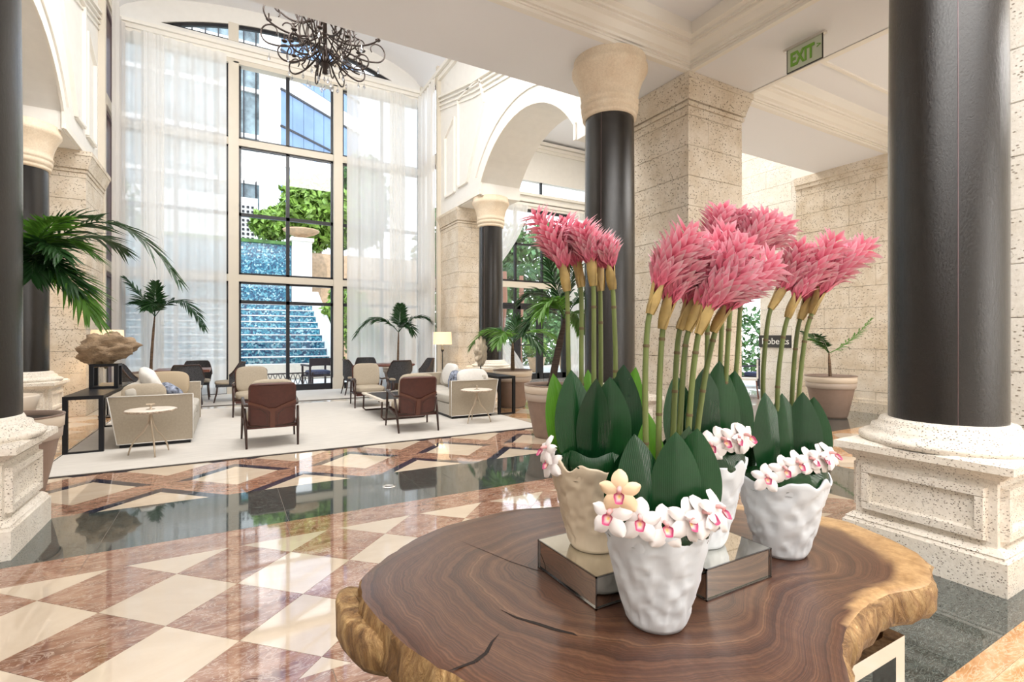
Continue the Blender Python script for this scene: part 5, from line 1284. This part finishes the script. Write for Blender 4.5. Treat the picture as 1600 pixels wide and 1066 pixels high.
for k in range(16): MB().box(-5, -.2, 3.4*k+2.6, 5.4, 0, 3.4*k+2.9).build('balcony', 'white_stucco', bt)
for k in range(13): MB().box(-4.6+.8*k, -.25, 0, -4.52+.8*k, 0, 58).build('mullion', 'frame_black', bt)
bl = empty('white_low_building', (.6, 33, 0), 0, 'white building with pierced screen blocks behind the cascade', 'building')
MB().box(-6, 0, 0, .95, 3, 9.6).build('wall', 'white_stucco', bl)
mb = MB()
for i in range(5):
    for j in range(9): mb.box(-.35+i*.24, -.04, 6.9+j*.26, -.22+i*.24, .0, 7.03+j*.26)
mb.build('screen_hole', 'frame_black', bl)
# patio furniture behind the glass
def patio_chair(label, x, y, rz, arms=True):
    t = empty('patio_chair', (x, y, -.02), rz, label, 'chair')
    for sx_ in (-1, 1):
        for sy_ in (-1, 1): MB().box(sx_*.38, sy_*.36, 0, sx_*.33, sy_*.31, .62).build('leg', 'patio_frame', t)
        MB().box(sx_*.40, -.38, .60, sx_*.31, .38, .65).build('armrest', 'patio_frame', t)
    MB().box(-.33, -.33, .28, .33, .33, .34).build('seat_frame', 'patio_frame', t); MB().rbox(0, 0, .40, .64, .64, .14, 0, .4).build('seat_cushion', 'patio_cushion', t)
    MB().box(-.38, -.38, .62, .38, -.33, .85).build('backrest', 'patio_frame', t); return t
patio_chair('dark framed patio chair outside the right half of the window', 2.45, 16.6, .2)
pc = empty('patio_bench', (1.35, 16.4, -.02), .1, 'low black lattice bench outside the middle of the window', 'bench')
MB().box(-.9, -.02, .38, .9, .02, .42).build('rail', 'patio_frame', pc)
mb = MB()
for k in range(13):
    x = -.88+.14*k; mb.bar((x, 0, .05), (x+.12, 0, .40), .015, .02); mb.bar((x+.12, 0, .05), (x, 0, .40), .015, .02)
mb.build('lattice', 'patio_frame', pc)
for s in (-1, 1): MB().box(s*.9, -.25, 0, s*.86, .25, .42).build('leg', 'patio_frame', pc)
for x, y, lb in ((11.5, 18.2, 'clay garden pot with shrub left outside the aisle doors'), (13.6, 19, 'clay garden pot with shrub right outside the aisle doors'), (9.6, 18.6, 'clay garden pot with shrub outside the left door leaf')):
    t = foliage(lb, 'potted_shrub', (x, y, 1.05), (.5, .5, .45), 260, 'leaf_sun', int(x), .12)
    MB().lathe([(0, 0), (.25, 0), (.38, .55), (.42, .62), (.36, .62), (0, .58)], 20).build('pot', 'urn_stone', t)
for x, y, lb in ((10.55, 19.5, 'reddish leaning palm trunk outside the aisle doors'), (12.0, 20.5, 'second reddish trunk farther right outside the aisle doors')):
    t = empty('palm_tree', (x, y, -.02), 0, lb, 'tree'); MB().tube([(0, 0, 0), (-.05, 0, 1.6), (.12, 0, 3.2), (.1, 0, 4.4)], [.17, .14, .12, .1], 10).build('trunk', 'deck_trunk', t)
    for k in range(7):
        a = k*.9; frond((.1, 0, 4.35), (.1+.9*math.cos(a), .9*math.sin(a), 5.1), (.1+1.8*math.cos(a), 1.8*math.sin(a), 4.0), 20, .5, 'frond_green', t, seed=k)
patio_chair('dark chair seen through the opening in the pale stone wall', 13.6, 9.3, 1.4)
t = empty('side_chair', (11.0, 7.8, 0), .6, 'small pale wooden chair beside the wall opening', 'chair')
for sx_ in (-1, 1):
    for sy_ in (-1, 1): MB().tube([(sx_*.17, sy_*.17, .45), (sx_*.21, sy_*.22, 0)], .014, 6).build('leg', 'wood_table', t)
MB().box(-.2, -.2, .43, .2, .2, .48).build('seat', 'linen_white', t); MB().box(-.2, -.22, .48, .2, -.18, .92).build('backrest', 'linen_white', t)
MB().box(12.1, 6.5, -.1, 30, 15.05, -.01).build('terrace', 'patio_stone', kind='structure')
MB().box(18.5, 6, 0, 19, 15, 3.4).build('garden_wall_back', 'frame_black', kind='structure') if False else None
